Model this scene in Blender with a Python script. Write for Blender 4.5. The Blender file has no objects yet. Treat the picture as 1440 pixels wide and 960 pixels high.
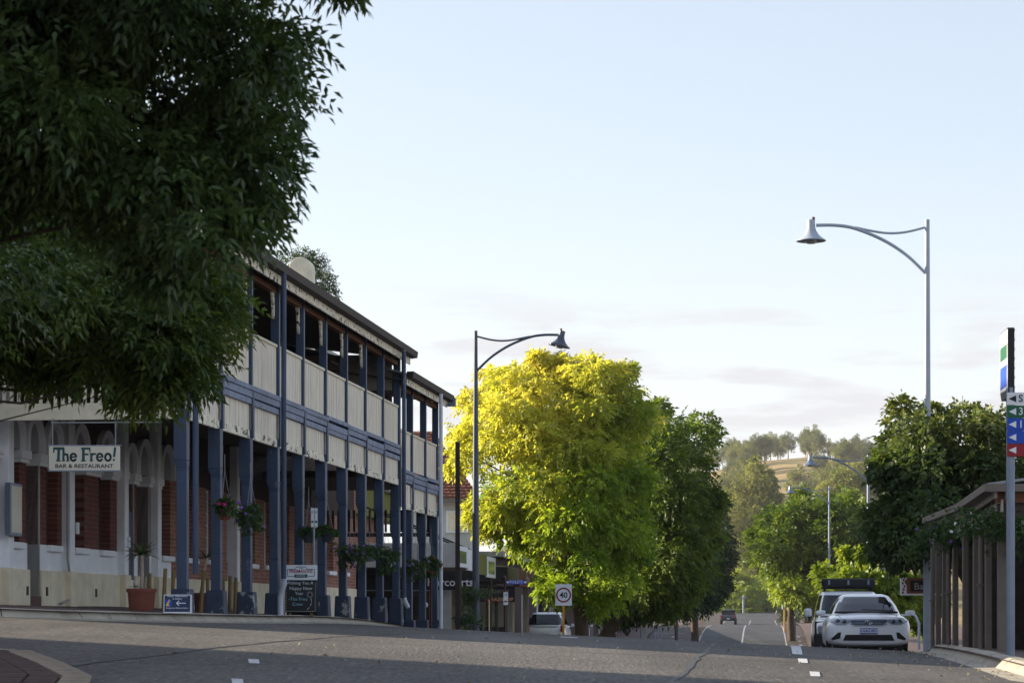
import bpy, math, random
import numpy as np
from mathutils import Vector, Matrix
R = math.radians
random.seed(4)
sc = bpy.context.scene
col = sc.collection

# ------------------------------------------------------------------ camera, sky, sun, exposure
F = 3400.0; HY = 866.0; EYE = 1.3          # focal length and horizon row in photo pixels, eye height
cam = bpy.data.cameras.new('camera'); camo = bpy.data.objects.new('camera', cam); col.objects.link(camo)
camo.location = (0, 0, EYE); camo.rotation_euler = (R(90), 0, 0)
cam.lens = F / 1440 * 36; cam.sensor_width = 36; cam.shift_y = (HY - 480) / 1440
cam.clip_start = .1; cam.clip_end = 6000
cam.dof.use_dof = True; cam.dof.focus_distance = 52; cam.dof.aperture_fstop = 8
sc.camera = camo
SUN_AZ, SUN_EL = -70, 16                     # degrees left of the view, above the horizon
w = bpy.data.worlds.new('World'); sc.world = w; w.use_nodes = True
nt = w.node_tree; N = nt.nodes; L = nt.links
sky = N.new('ShaderNodeTexSky'); sky.sky_type = 'NISHITA'; sky.sun_disc = False
sky.sun_elevation = R(SUN_EL); sky.sun_rotation = R(SUN_AZ); sky.altitude = 200
sky.air_density = 1.0; sky.dust_density = .6; sky.ozone_density = 1.5
tc = N.new('ShaderNodeTexCoord'); mp = N.new('ShaderNodeMapping'); mp.inputs['Scale'].default_value = (7, 7, 42)
L.new(tc.outputs['Generated'], mp.inputs[0])
hs_ = N.new('ShaderNodeHueSaturation'); hs_.inputs['Hue'].default_value = .515; hs_.inputs['Saturation'].default_value = .95; L.new(sky.outputs[0], hs_.inputs['Color'])
nz = N.new('ShaderNodeTexNoise'); nz.inputs['Scale'].default_value = 1.6; nz.inputs['Detail'].default_value = 7; nz.inputs['Roughness'].default_value = .55
L.new(mp.outputs[0], nz.inputs[0])
rp = N.new('ShaderNodeValToRGB'); rp.color_ramp.elements[0].position = .48; rp.color_ramp.elements[1].position = .58
L.new(nz.outputs[0], rp.inputs[0])
def vmath(op, src, k):
    n_ = N.new('ShaderNodeVectorMath'); n_.operation = op; L.new(src, n_.inputs[0])
    if op == 'SCALE': n_.inputs['Scale'].default_value = k
    return n_.outputs[0]
ga = N.new('ShaderNodeGamma'); ga.inputs[1].default_value = .50; L.new(vmath('SCALE', hs_.outputs[0], 1/4.2), ga.inputs[0]); clear = vmath('SCALE', ga.outputs[0], 3.4)
sx = N.new('ShaderNodeSeparateXYZ'); L.new(tc.outputs['Generated'], sx.inputs[0])
def band(lo, hi, a_, b_):                     # 0..1 ramp over the height above the horizon
    m_ = N.new('ShaderNodeMapRange'); m_.interpolation_type = 'SMOOTHSTEP'; m_.inputs[1].default_value = lo; m_.inputs[2].default_value = hi; m_.inputs[3].default_value = a_; m_.inputs[4].default_value = b_; L.new(sx.outputs[2], m_.inputs[0]); return m_.outputs[0]
def mixc(f, a_, c):
    m_ = N.new('ShaderNodeMix'); m_.data_type = 'RGBA'; L.new(f, m_.inputs[0]); L.new(a_, m_.inputs[6]); m_.inputs[7].default_value = c; return m_.outputs[2]
veil = mixc(band(.0, .20, .85, 0), clear, (3.22, 3.26, 3.40, 1))          # thin white veil low over the hills
mu = N.new('ShaderNodeMath'); mu.operation = 'MULTIPLY'; L.new(rp.outputs[0], mu.inputs[0]); L.new(band(.105, .15, 1, 0), mu.inputs[1])
L.new(mixc(mu.outputs[0], veil, (2.78, 2.81, 2.95, 1)), N['Background'].inputs[0]); N['Background'].inputs[1].default_value = .115
sl = bpy.data.lights.new('sun', 'SUN'); sl.energy = 5.0; sl.angle = R(.6); sl.color = (1, .86, .66)
so = bpy.data.objects.new('sun', sl); col.objects.link(so)
sdir = Vector((math.sin(R(SUN_AZ)) * math.cos(R(SUN_EL)), math.cos(R(SUN_AZ)) * math.cos(R(SUN_EL)), math.sin(R(SUN_EL))))
so.rotation_euler = sdir.to_track_quat('Z', 'Y').to_euler(); so.location = (0, 0, 60)
vs = sc.view_settings; vs.view_transform = 'Standard'; vs.look = 'None'; vs.exposure = 1.36; vs.gamma = 1
sc.cycles.max_bounces = 8; sc.cycles.transparent_max_bounces = 8; sc.cycles.use_denoising = True

# ------------------------------------------------------------------ helpers
def P(px, py, D):                             # photo pixel + distance -> world point
    return Vector(((px - 720) / F * D, D, EYE + (HY - py) / F * D))
VPX = (1070 - 720) / F                        # street runs to photo column 1070
KD = [-80, 0, 5, 10, 15, 20, 25, 30, 35, 40, 45, 50, 55, 60, 70, 85, 100, 130, 160, 180, 202, 231, 260, 290, 350, 420]
KH = [-1.8, -1.3, -1.085, -.903, -.752, -.634, -.5475, -.493, -.4705, -.48, -.521, -.63, -.82, -1.06, -1.4, -1.65, -1.8, -2.6, -2.75, -2.08, -1.18, -.86, -1.08, -1.0, -.2, 1.2]
CD = [-80, 0, 42, 57, 90, 115, 170, 1e4]
CS = [.03, .04, .045, .062, .055, .04, 0, 0]
def smooth_tab(K, V, x):                      # cubic (Catmull-Rom) table look-up
    K = np.array(K, float); V = np.array(V, float); x = np.asarray(x, float)
    m = np.gradient(V, K); i = np.clip(np.searchsorted(K, x) - 1, 0, len(K) - 2)
    h = K[i + 1] - K[i]; u = np.clip((x - K[i]) / h, 0, 1)
    return ((2*u**3 - 3*u*u + 1) * V[i] + (u**3 - 2*u*u + u) * h * m[i] + (-2*u**3 + 3*u*u) * V[i+1] + (u**3 - u*u) * h * m[i+1])
def ter(X, D):                                # ground height
    X = np.asarray(X, float); D = np.asarray(D, float); t = X - VPX * D
    h = smooth_tab(KD, KH, np.clip(D, -80, 420)) - np.interp(D, CD, CS) * np.clip(t, -22, 16)
    far = np.clip((D - 430) / 620, 0, 1); far = far * far * (3 - 2 * far)
    hill = 63 * np.exp(-((X - 120) / 125) ** 2) + 14 * np.exp(-((X + 520) / 340) ** 2) + 40 * np.exp(-((X - 620) / 260) ** 2)
    return EYE + h + far * hill + np.clip(D - 420, 0, 200) * .006
def gz(X, D): return float(ter(X, D))
def tw(t, D): return t + VPX * D              # street coordinate -> world x
def hit(px, py):                              # where the ray through a pixel meets the ground
    D = np.arange(8, 60, .05); X = (px - 720) / F * D
    d = (EYE + (HY - py) / F * D) - ter(X, D); i = np.argmax(d < 0)
    return X[i], D[i]

def lin(h):
    h = h.lstrip('#'); c = [int(h[i:i+2], 16) / 255 for i in (0, 2, 4)]
    return tuple((x / 12.92 if x < .04045 else ((x + .055) / 1.055) ** 2.4) for x in c) + (1,)
def mat(name, c, rough=.7, var=.15, scale=6, c2=None, thr=.62, soft=.04, scale2=9, bump=0., bscale=40, metal=0, spec=.4, stretch=None):
    """paint or stone: colour with mottling, optional worn patches of c2 and fine relief"""
    m = bpy.data.materials.new(name); m.use_nodes = True; nt = m.node_tree; n = nt.nodes; l = nt.links
    b = n['Principled BSDF']; b.inputs['Roughness'].default_value = rough; b.inputs['Metallic'].default_value = metal
    b.inputs['Specular IOR Level'].default_value = spec
    if isinstance(c, str): c = lin(c)
    tc = n.new('ShaderNodeTexCoord'); src = tc.outputs['Object']
    if stretch:
        mp = n.new('ShaderNodeMapping'); mp.inputs['Scale'].default_value = stretch; l.new(src, mp.inputs[0]); src = mp.outputs[0]
    nz = n.new('ShaderNodeTexNoise'); nz.inputs['Scale'].default_value = scale; nz.inputs['Detail'].default_value = 6; l.new(src, nz.inputs[0])
    mr = n.new('ShaderNodeMapRange'); mr.inputs[1].default_value = .3; mr.inputs[2].default_value = .7
    mr.inputs[3].default_value = 1 - var; mr.inputs[4].default_value = 1 + var; l.new(nz.outputs[0], mr.inputs[0])
    mx = n.new('ShaderNodeVectorMath'); mx.operation = 'SCALE'; mx.inputs[0].default_value = c[:3]; l.new(mr.outputs[0], mx.inputs['Scale'])
    out = mx.outputs[0]
    if c2:
        if isinstance(c2, str): c2 = lin(c2)
        n2 = n.new('ShaderNodeTexNoise'); n2.inputs['Scale'].default_value = scale2; n2.inputs['Detail'].default_value = 9; n2.inputs['Roughness'].default_value = .65; l.new(src, n2.inputs[0])
        r2 = n.new('ShaderNodeMapRange'); r2.inputs[1].default_value = thr; r2.inputs[2].default_value = thr + soft; l.new(n2.outputs[0], r2.inputs[0])
        m2 = n.new('ShaderNodeMix'); m2.data_type = 'RGBA'; l.new(r2.outputs[0], m2.inputs[0]); l.new(out, m2.inputs[6]); m2.inputs[7].default_value = c2
        out = m2.outputs[2]
    l.new(out, b.inputs['Base Color'])
    if bump:
        nb = n.new('ShaderNodeTexNoise'); nb.inputs['Scale'].default_value = bscale; nb.inputs['Detail'].default_value = 4; l.new(src, nb.inputs[0])
        bp = n.new('ShaderNodeBump'); bp.inputs['Strength'].default_value = bump; bp.inputs['Distance'].default_value = .02; l.new(nb.outputs[0], bp.inputs['Height']); l.new(bp.outputs[0], b.inputs['Normal'])
    return m
def brick_mat(name, c1, c2, mortar, bw=.24, rh=.086, msize=.007, axes=('X', 'Z')):
    m = bpy.data.materials.new(name); m.use_nodes = True; nt = m.node_tree; n = nt.nodes; l = nt.links
    b = n['Principled BSDF']; b.inputs['Roughness'].default_value = .85
    tc = n.new('ShaderNodeTexCoord'); s = n.new('ShaderNodeSeparateXYZ'); l.new(tc.outputs['Object'], s.inputs[0])
    cb = n.new('ShaderNodeCombineXYZ'); l.new(s.outputs[axes[0]], cb.inputs[0]); l.new(s.outputs[axes[1]], cb.inputs[1])
    br = n.new('ShaderNodeTexBrick'); br.inputs['Scale'].default_value = 1; br.inputs['Brick Width'].default_value = bw; br.inputs['Row Height'].default_value = rh
    br.inputs['Mortar Size'].default_value = msize; br.inputs['Color1'].default_value = lin(c1); br.inputs['Color2'].default_value = lin(c2); br.inputs['Mortar'].default_value = lin(mortar)
    l.new(cb.outputs[0], br.inputs[0])
    nz = n.new('ShaderNodeTexNoise'); nz.inputs['Scale'].default_value = 5; nz.inputs['Detail'].default_value = 6; l.new(tc.outputs['Object'], nz.inputs[0])
    mr = n.new('ShaderNodeMapRange'); mr.inputs[3].default_value = .6; mr.inputs[4].default_value = 1.4; l.new(nz.outputs[0], mr.inputs[0])
    sc_ = n.new('ShaderNodeVectorMath'); sc_.operation = 'SCALE'; l.new(br.outputs[0], sc_.inputs[0]); l.new(mr.outputs[0], sc_.inputs['Scale'])
    l.new(sc_.outputs[0], b.inputs['Base Color'])
    bp = n.new('ShaderNodeBump'); bp.invert = True; bp.inputs['Strength'].default_value = .6; bp.inputs['Distance'].default_value = .01; l.new(br.outputs['Fac'], bp.inputs['Height']); l.new(bp.outputs[0], b.inputs['Normal'])
    return m
def leaf_mat(name, ca, cb, trans=.35, cy=None, rough=.5):
    """leaf colour runs from ca to cb per leaf ('rnd') and towards cy by a weight set per tree"""
    m = bpy.data.materials.new(name); m.use_nodes = True; nt = m.node_tree; n = nt.nodes; l = nt.links
    b = n['Principled BSDF']; b.inputs['Roughness'].default_value = rough; b.inputs['Specular IOR Level'].default_value = .35
    a = n.new('ShaderNodeAttribute'); a.attribute_name = 'rnd'
    mx = n.new('ShaderNodeMix'); mx.data_type = 'RGBA'; l.new(a.outputs['Fac'], mx.inputs[0]); mx.inputs[6].default_value = (*ca, 1); mx.inputs[7].default_value = (*cb, 1)
    out = mx.outputs[2]
    if cy:
        a2 = n.new('ShaderNodeAttribute'); a2.attribute_name = 'cy_mix'
        m2 = n.new('ShaderNodeMix'); m2.data_type = 'RGBA'; l.new(a2.outputs['Fac'], m2.inputs[0]); l.new(out, m2.inputs[6]); m2.inputs[7].default_value = (*cy, 1); out = m2.outputs[2]
    l.new(out, b.inputs['Base Color'])
    t = n.new('ShaderNodeBsdfTranslucent'); g = n.new('ShaderNodeVectorMath'); g.operation = 'MULTIPLY'; l.new(out, g.inputs[0]); g.inputs[1].default_value = (1.3, 1.25, .65); l.new(g.outputs[0], t.inputs[0])
    ms = n.new('ShaderNodeMixShader'); ms.inputs[0].default_value = trans; l.new(b.outputs[0], ms.inputs[1]); l.new(t.outputs[0], ms.inputs[2]); l.new(ms.outputs[0], n['Material Output'].inputs[0])
    return m

class MB:
    """collects simple solids; build() links them as one mesh object"""
    def __init__(s): s.v = []; s.f = []
    def hexa(s, p):
        i = len(s.v); s.v += [tuple(q) for q in p]
        s.f += [tuple(i + k for k in q) for q in ((0,3,2,1), (4,5,6,7), (0,1,5,4), (1,2,6,5), (2,3,7,6), (3,0,4,7))]; return s
    def box(s, x0, x1, y0, y1, z0, z1, top=None):
        a = top if top else 0                  # top: inset of the upper face (taper)
        return s.hexa([(x0,y0,z0), (x1,y0,z0), (x1,y1,z0), (x0,y1,z0), (x0+a,y0+a,z1), (x1-a,y0+a,z1), (x1-a,y1-a,z1), (x0+a,y1-a,z1)])
    def tube(s, pts, rad, n=8):
        pts = [Vector(p) for p in pts]; k = len(pts); rad = rad if hasattr(rad, '__len__') else [rad] * k
        i0 = len(s.v); ref = None
        for j, p in enumerate(pts):
            d = (pts[min(j+1, k-1)] - pts[max(j-1, 0)]).normalized()
            if ref is None: ref = Vector((0, 0, 1)) if abs(d.z) < .9 else Vector((1, 0, 0))
            u = d.cross(ref).normalized(); v_ = d.cross(u)
            for a in range(n):
                c = 2 * math.pi * a / n; s.v.append(tuple(p + (u * math.cos(c) + v_ * math.sin(c)) * rad[j]))
        for j in range(k - 1):
            for a in range(n):
                b = (a + 1) % n; s.f.append((i0+j*n+a, i0+j*n+b, i0+(j+1)*n+b, i0+(j+1)*n+a))
        s.f.append(tuple(i0 + a for a in range(n))); s.f.append(tuple(i0 + (k-1)*n + a for a in reversed(range(n)))); return s
    def lathe(s, prof, n=16, c=(0, 0, 0), ax='z'):
        i0 = len(s.v)
        for r, z in prof:
            for a in range(n):
                t = 2 * math.pi * a / n; x, y = r * math.cos(t), r * math.sin(t)
                q = (x, y, z) if ax == 'z' else ((z, x, y) if ax == 'x' else (y, z, x))
                s.v.append((q[0]+c[0], q[1]+c[1], q[2]+c[2]))
        for j in range(len(prof) - 1):
            for a in range(n):
                b = (a + 1) % n; s.f.append((i0+j*n+a, i0+j*n+b, i0+(j+1)*n+b, i0+(j+1)*n+a))
        s.f.append(tuple(i0 + a for a in reversed(range(n)))); s.f.append(tuple(i0 + (len(prof)-1)*n + a for a in range(n))); return s
    def prism(s, poly, a, b, fn):              # polygon of 2-D points extruded from a to b; fn(u, v, w) -> xyz
        i = len(s.v); n = len(poly)
        s.v += [tuple(fn(u, v_, a)) for u, v_ in poly] + [tuple(fn(u, v_, b)) for u, v_ in poly]
        s.f += [tuple(range(i, i+n)), tuple(range(i+2*n-1, i+n-1, -1))]
        s.f += [(i+k, i+n+k, i+n+(k+1) % n, i+(k+1) % n) for k in range(n)]; return s
    def build(s, name, m, parent=None, smooth=False, bevel=0, sub=0, off=None):
        me = bpy.data.meshes.new(name)
        v = s.v if off is None else [(x-off[0], y-off[1], z-off[2]) for x, y, z in s.v]
        me.from_pydata(v, [], s.f); 
        import bmesh
        bm = bmesh.new(); bm.from_mesh(me); bmesh.ops.recalc_face_normals(bm, faces=bm.faces[:]); bm.to_mesh(me); bm.free()
        me.materials.append(m)
        if smooth: me.polygons.foreach_set('use_smooth', [True] * len(me.polygons))
        o = bpy.data.objects.new(name, me); col.objects.link(o); o.parent = parent
        if smooth and not sub:
            md = o.modifiers.new('edges', 'EDGE_SPLIT'); md.split_angle = R(40)
        if bevel:
            md = o.modifiers.new('bevel', 'BEVEL'); md.width = bevel; md.segments = 2; md.limit_method = 'ANGLE'; md.harden_normals = False
        if sub:
            md = o.modifiers.new('sub', 'SUBSURF'); md.levels = sub; md.render_levels = sub
        return o
def tag(o, label=None, cat=None, group=None, kind=None):
    for k, v in (('label', label), ('category', cat), ('group', group), ('kind', kind)):
        if v: o[k] = v
    return o
def empty(name, loc, rz=0, label=None, cat=None, group=None):
    o = bpy.data.objects.new(name, None); col.objects.link(o); o.location = loc; o.rotation_euler = (0, 0, rz); o.empty_display_size = .2
    return tag(o, label, cat, group)
def inst(o, name=None, parent=None, loc=None, rot=None, scale=None):
    c = o.copy(); col.objects.link(c)
    if name: c.name = name
    c.parent = parent
    if loc is not None: c.location = loc
    if rot is not None: c.rotation_euler = rot
    if scale is not None: c.scale = scale
    return c
def copy_tree(o, parent=None):
    c = o.copy(); col.objects.link(c); c.parent = parent
    for ch in list(o.children): copy_tree(ch, c)
    return c
def text(body, size, loc, m, parent=None, rot=(R(90), 0, 0), name='lettering', ext=.004, bold=0., sx=1., align='CENTER'):
    cu = bpy.data.curves.new(name, 'FONT'); cu.body = body; cu.size = size; cu.align_x = align; cu.align_y = 'CENTER'; cu.extrude = ext; cu.offset = bold; cu.resolution_u = 3
    t = bpy.data.objects.new(name, cu); col.objects.link(t); dg = bpy.context.evaluated_depsgraph_get()
    me = bpy.data.meshes.new_from_object(t.evaluated_get(dg)); me.name = name
    bpy.data.objects.remove(t); bpy.data.curves.remove(cu); me.materials.clear(); me.materials.append(m)
    o = bpy.data.objects.new(name, me); col.objects.link(o); o.parent = parent; o.location = loc; o.rotation_euler = rot; o.scale = (sx, 1, 1)
    return o
def strokes(lines, wd, m, name, parent, loc, rot=(R(90), 0, 0), ext=.004):
    """lettering drawn as thick pen strokes: each line is a list of 2-D points"""
    mb = MB()
    for k, ln in enumerate(lines):
        w_ = wd
        if isinstance(ln, tuple): ln, w_ = ln
        e = ext + .0004 * (k % 7)
        for (a, b), (c, d) in zip(ln[:-1], ln[1:]):
            q = Vector((c - a, d - b)); q = q.normalized() if q.length else Vector((1, 0)); nrm = Vector((-q.y, q.x)) * w_ / 2; q = q * w_ * .28
            pts = [(a-q.x+nrm.x, b-q.y+nrm.y), (a-q.x-nrm.x, b-q.y-nrm.y), (c+q.x-nrm.x, d+q.y-nrm.y), (c+q.x+nrm.x, d+q.y+nrm.y)]
            mb.prism(pts, 0, e, lambda u, v, w: (u, v, w))
    o = mb.build(name, m, parent); o.location = loc; o.rotation_euler = rot; return o

# ------------------------------------------------------------------ materials
M = {}
M['blue'] = mat('blue_paint', '#384861', .5, .28, 3, c2='#66707e', thr=.64, soft=.05, scale2=7, stretch=(1, 1, .35))
M['beam_blue'] = mat('blue_beam_paint', '#747f95', .6, .28, 4, c2='#2c3446', thr=.60, soft=.03, scale2=10)
M['base_blue'] = mat('chipped_blue_base', '#2c394f', .6, .2, 5, c2='#9a9a95', thr=.60, soft=.02, scale2=4)
M['cream'] = mat('cream_paint', '#e0d6bc', .6, .12, 5)
M['peel'] = mat('peeling_cream_paint', '#e8dec6', .65, .15, 5, c2='#3a302a', thr=.565, soft=.02, scale2=6, stretch=(1, 1, 1.6))
M['board'] = mat('weathered_cream_board', '#e6dac6', .7, .2, 3, c2='#a69888', thr=.60, soft=.12, scale2=14, stretch=(6, 6, .5))
M['white'] = mat('white_render', '#eeeef0', .7, .07, 3, c2='#a9a6a0', thr=.66, soft=.1, scale2=2.5, bump=.1)
M['plinth'] = mat('cream_render', '#e2d6bb', .8, .12, 3, c2='#8f8062', thr=.66, soft=.1, scale2=3, bump=.15)
M['grey_render'] = mat('grey_render', '#9b9a9a', .8, .1, 3)
M['jamb'] = mat('pale_grey_render', '#bdbbb8', .8, .08, 3)
M['red_brick'] = brick_mat('dark_red_brick', '#70352d', '#592a23', '#77584e')
M['pink_brick'] = brick_mat('old_red_brick', '#9a6552', '#84503f', '#a58f80')
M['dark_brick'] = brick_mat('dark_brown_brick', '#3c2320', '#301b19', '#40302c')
M['dark_in'] = mat('dark_timber_lining', '#4a4037', .8, .2, 4)
M['ceiling'] = mat('verandah_ceiling', '#8d8578', .8, .15, 3)
M['gutter'] = mat('brown_gutter', '#2c2220', .65, .15, 6)
M['iron'] = mat('corrugated_iron', '#8b8d8d', .5, .15, 4, metal=.3)
def glass(name, c, rough=.06):
    m = mat(name, c, rough, .05, 2, spec=.6); return m
M['glass'] = glass('window_glass', '#22282c', .05)
M['pale_glass'] = glass('pale_window_glass', '#6b746e', .15)
M['carglass'] = glass('car_glass', '#161b22', .03)
M['timber'] = mat('treated_pine', '#7d6a45', .85, .2, 8, c2='#4e4230', thr=.62, soft=.1, scale2=10, stretch=(4, 4, .6))
M['terracotta'] = mat('terracotta', '#80493a', .8, .15, 8, c2='#b98a76', thr=.64, soft=.1, scale2=6)
M['dark_pot'] = mat('charcoal_plastic', '#3a3f49', .5, .1, 5)
M['grey_pot'] = mat('grey_plastic', '#70757e', .5, .1, 5)
M['maroon'] = mat('maroon_paint', '#4a1a1c', .5, .15, 6)
M['rust'] = mat('dark_steel', '#2c2120', .6, .2, 6, c2='#5b2a22', thr=.58, soft=.1, scale2=3)
M['galv'] = mat('galvanised_steel', '#7d8899', .4, .08, 6, metal=.5)
M['pole'] = mat('blue_grey_pole_paint', '#444d5b', .4, .08, 6)
M['white_pipe'] = mat('white_pipe_paint', '#c9d0dc', .45, .06, 6)
M['black'] = mat('black_paint', '#15161a', .5, .1, 5)
M['signwhite'] = mat('white_sign_face', '#e2e4e8', .5, .03, 4)
M['signcream'] = mat('cream_sign_face', '#d9d2bf', .6, .05, 4)
M['ink'] = mat('dark_ink', '#12181c', .6, .05, 4)
M['signgreen'] = mat('green_sign_face', '#0e5a3c', .5, .04, 4)
M['signblue'] = mat('blue_sign_face', '#0f47b0', .5, .04, 4)
M['signred'] = mat('red_sign_face', '#8f1420', .5, .04, 4)
M['navy'] = mat('navy_sign_face', '#233255', .5, .04, 4)
M['yellow'] = mat('yellow_sign_face', '#e2b81a', .5, .04, 4)
M['yellow_post'] = mat('yellow_post_paint', '#c98b2c', .5, .06, 4)
M['teal'] = mat('teal_sign_face', '#1d4a4c', .5, .04, 4)
M['chalk'] = mat('chalk', '#c9d2d8', .9, .1, 30)
M['chalkblue'] = mat('blue_chalk', '#7fb6c4', .9, .1, 30)
M['crimson'] = mat('crimson_sign_lettering', '#8c1f2b', .5, .04, 4)
M['purple'] = mat('purple_sign_face', '#2c1440', .5, .06, 4)
M['taupe'] = mat('taupe_paint', '#72675f', .6, .1, 5)
M['taupe_light'] = mat('pale_taupe_paint', '#a79d94', .6, .1, 5)
M['wood'] = mat('stained_timber', '#7a4a30', .6, .2, 6, stretch=(1, 1, 5))
M['concrete'] = mat('kerb_concrete', '#a39b8c', .85, .16, 3, c2='#6d675e', thr=.6, soft=.12, scale2=5, bump=.3, bscale=60)
M['paver'] = mat('red_brown_paver', '#5e4c47', .85, .16, 2, c2='#544543', thr=.56, soft=.1, scale2=3, bump=.2, bscale=50)
M['paver_pale'] = mat('pale_paver', '#9a8c7c', .85, .15, 3, bump=.2, bscale=50)
M['paint_line'] = mat('road_paint', '#c9c9c9', .7, .12, 8, c2='#77777a', thr=.60, soft=.08, scale2=14)
M['old_line'] = mat('faded_road_paint', '#9a9a9a', .7, .2, 4, c2='#6a6a6c', thr=.55, soft=.1, scale2=2)
M['bark'] = mat('bark', '#4a3c30', .9, .3, 6, bump=.5, bscale=14, stretch=(1, 1, .3))
M['pale_bark'] = mat('pale_gum_bark', '#a8988a', .9, .2, 4)
M['chrome'] = mat('chrome', '#c4c8cc', .12, .02, 4, metal=1)
M['rubber'] = mat('tyre_rubber', '#17181a', .8, .1, 8)
M['alloy'] = mat('alloy_rim', '#9a9ca0', .3, .05, 6, metal=.8)
def car_paint(name, c):
    m = mat(name, c, .28, .02, 3, spec=.5); b = m.node_tree.nodes['Principled BSDF']; b.inputs['Coat Weight'].default_value = .6; b.inputs['Coat Roughness'].default_value = .05; return m
M['carwhite'] = car_paint('white_car_paint', '#eef0f4')
M['carsilver'] = car_paint('silver_car_paint', '#c3c7cf')
M['carblue'] = car_paint('dark_blue_car_paint', '#1c2634')
M['lens'] = mat('lamp_lens', '#868e98', .08, .05, 4, spec=.8)
M['lensdark'] = mat('lamp_reflector', '#4c535c', .1, .05, 4, metal=.8)
M['redlens'] = mat('red_lens', '#a01012', .2, .05, 4)
M['tile'] = mat('terracotta_roof_tile', '#7a4a3a', .85, .3, 2, c2='#4a3a38', thr=.55, soft=.1, scale2=4)
M['plaster'] = mat('pale_house_wall', '#b9b9b4', .7, .08, 3)
M['olive'] = mat('olive_wall', '#6f7034', .7, .1, 3)
def road_mat(name, c, speck, sc_=1., wear=True):
    m = bpy.data.materials.new(name); m.use_nodes = True; nt = m.node_tree; n = nt.nodes; l = nt.links
    b = n['Principled BSDF']; b.inputs['Roughness'].default_value = .8; b.inputs['Specular IOR Level'].default_value = .25
    tc = n.new('ShaderNodeTexCoord')
    n1 = n.new('ShaderNodeTexNoise'); n1.inputs['Scale'].default_value = 45 * sc_; n1.inputs['Detail'].default_value = 3; l.new(tc.outputs['Object'], n1.inputs[0])
    r1 = n.new('ShaderNodeValToRGB'); e = r1.color_ramp.elements; e[0].position = .35; e[0].color = (c[0]*.62, c[1]*.62, c[2]*.62, 1); e[1].position = .62; e[1].color = (*c, 1)
    x = e.new(.76); x.color = (*speck, 1); l.new(n1.outputs[0], r1.inputs[0])
    n2 = n.new('ShaderNodeTexNoise'); n2.inputs['Scale'].default_value = .35; n2.inputs['Detail'].default_value = 5; l.new(tc.outputs['Object'], n2.inputs[0])
    mr = n.new('ShaderNodeMapRange'); mr.inputs[1].default_value = .3; mr.inputs[2].default_value = .7; mr.inputs[3].default_value = .82; mr.inputs[4].default_value = 1.18; l.new(n2.outputs[0], mr.inputs[0])
    s = n.new('ShaderNodeVectorMath'); s.operation = 'SCALE'; l.new(r1.outputs[0], s.inputs[0]); l.new(mr.outputs[0], s.inputs['Scale']); l.new(s.outputs[0], b.inputs['Base Color'])
    mp = n.new('ShaderNodeMapping'); mp.inputs['Scale'].default_value = (26, 2.2, 1); mp.inputs['Rotation'].default_value = (0, 0, -.1); l.new(tc.outputs['Object'], mp.inputs[0])
    n3 = n.new('ShaderNodeTexNoise'); n3.inputs['Scale'].default_value = 1; n3.inputs['Detail'].default_value = 5; n3.inputs['Roughness'].default_value = .75; l.new(mp.outputs[0], n3.inputs[0])
    r3 = n.new('ShaderNodeMapRange'); r3.inputs[1].default_value = .3; r3.inputs[2].default_value = .7; r3.inputs[3].default_value = .66; r3.inputs[4].default_value = 1.36; l.new(n3.outputs[0], r3.inputs[0])
    mp2 = n.new('ShaderNodeMapping'); mp2.inputs['Scale'].default_value = (.9, .05, 1); mp2.inputs['Rotation'].default_value = (0, 0, .1); l.new(tc.outputs['Object'], mp2.inputs[0])
    n4 = n.new('ShaderNodeTexNoise'); n4.inputs['Scale'].default_value = 1; n4.inputs['Detail'].default_value = 3; l.new(mp2.outputs[0], n4.inputs[0])
    r4 = n.new('ShaderNodeMapRange'); r4.inputs[1].default_value = .3; r4.inputs[2].default_value = .7; r4.inputs[3].default_value = .8; r4.inputs[4].default_value = 1.2; l.new(n4.outputs[0], r4.inputs[0])
    for e_ in (r3, r4):
        s2 = n.new('ShaderNodeVectorMath'); s2.operation = 'SCALE'; l.new(s.outputs[0], s2.inputs[0]); l.new(e_.outputs[0], s2.inputs['Scale']); l.new(s2.outputs[0], b.inputs['Base Color']); s = s2
    ad = n.new('ShaderNodeMath'); ad.operation = 'ADD'; l.new(n1.outputs[0], ad.inputs[0]); l.new(n3.outputs[0], ad.inputs[1])
    bp = n.new('ShaderNodeBump'); bp.inputs['Strength'].default_value = .9; bp.inputs['Distance'].default_value = .02; l.new(ad.outputs[0], bp.inputs['Height']); l.new(bp.outputs[0], b.inputs['Normal'])
    return m
M['asphalt'] = road_mat('asphalt', (.122, .112, .102), (.36, .32, .27), .45)
M['asphalt_new'] = road_mat('smooth_asphalt', (.075, .078, .086), (.10, .10, .10))
M['shoulder'] = road_mat('brown_brick_shoulder', (.085, .068, .062), (.13, .11, .10), .4)
M['earth'] = mat('dry_grass_ground', '#8f7a4c', .9, .25, .02, c2='#5d6034', thr=.52, soft=.12, scale2=.03, bump=.4, bscale=2)

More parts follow.
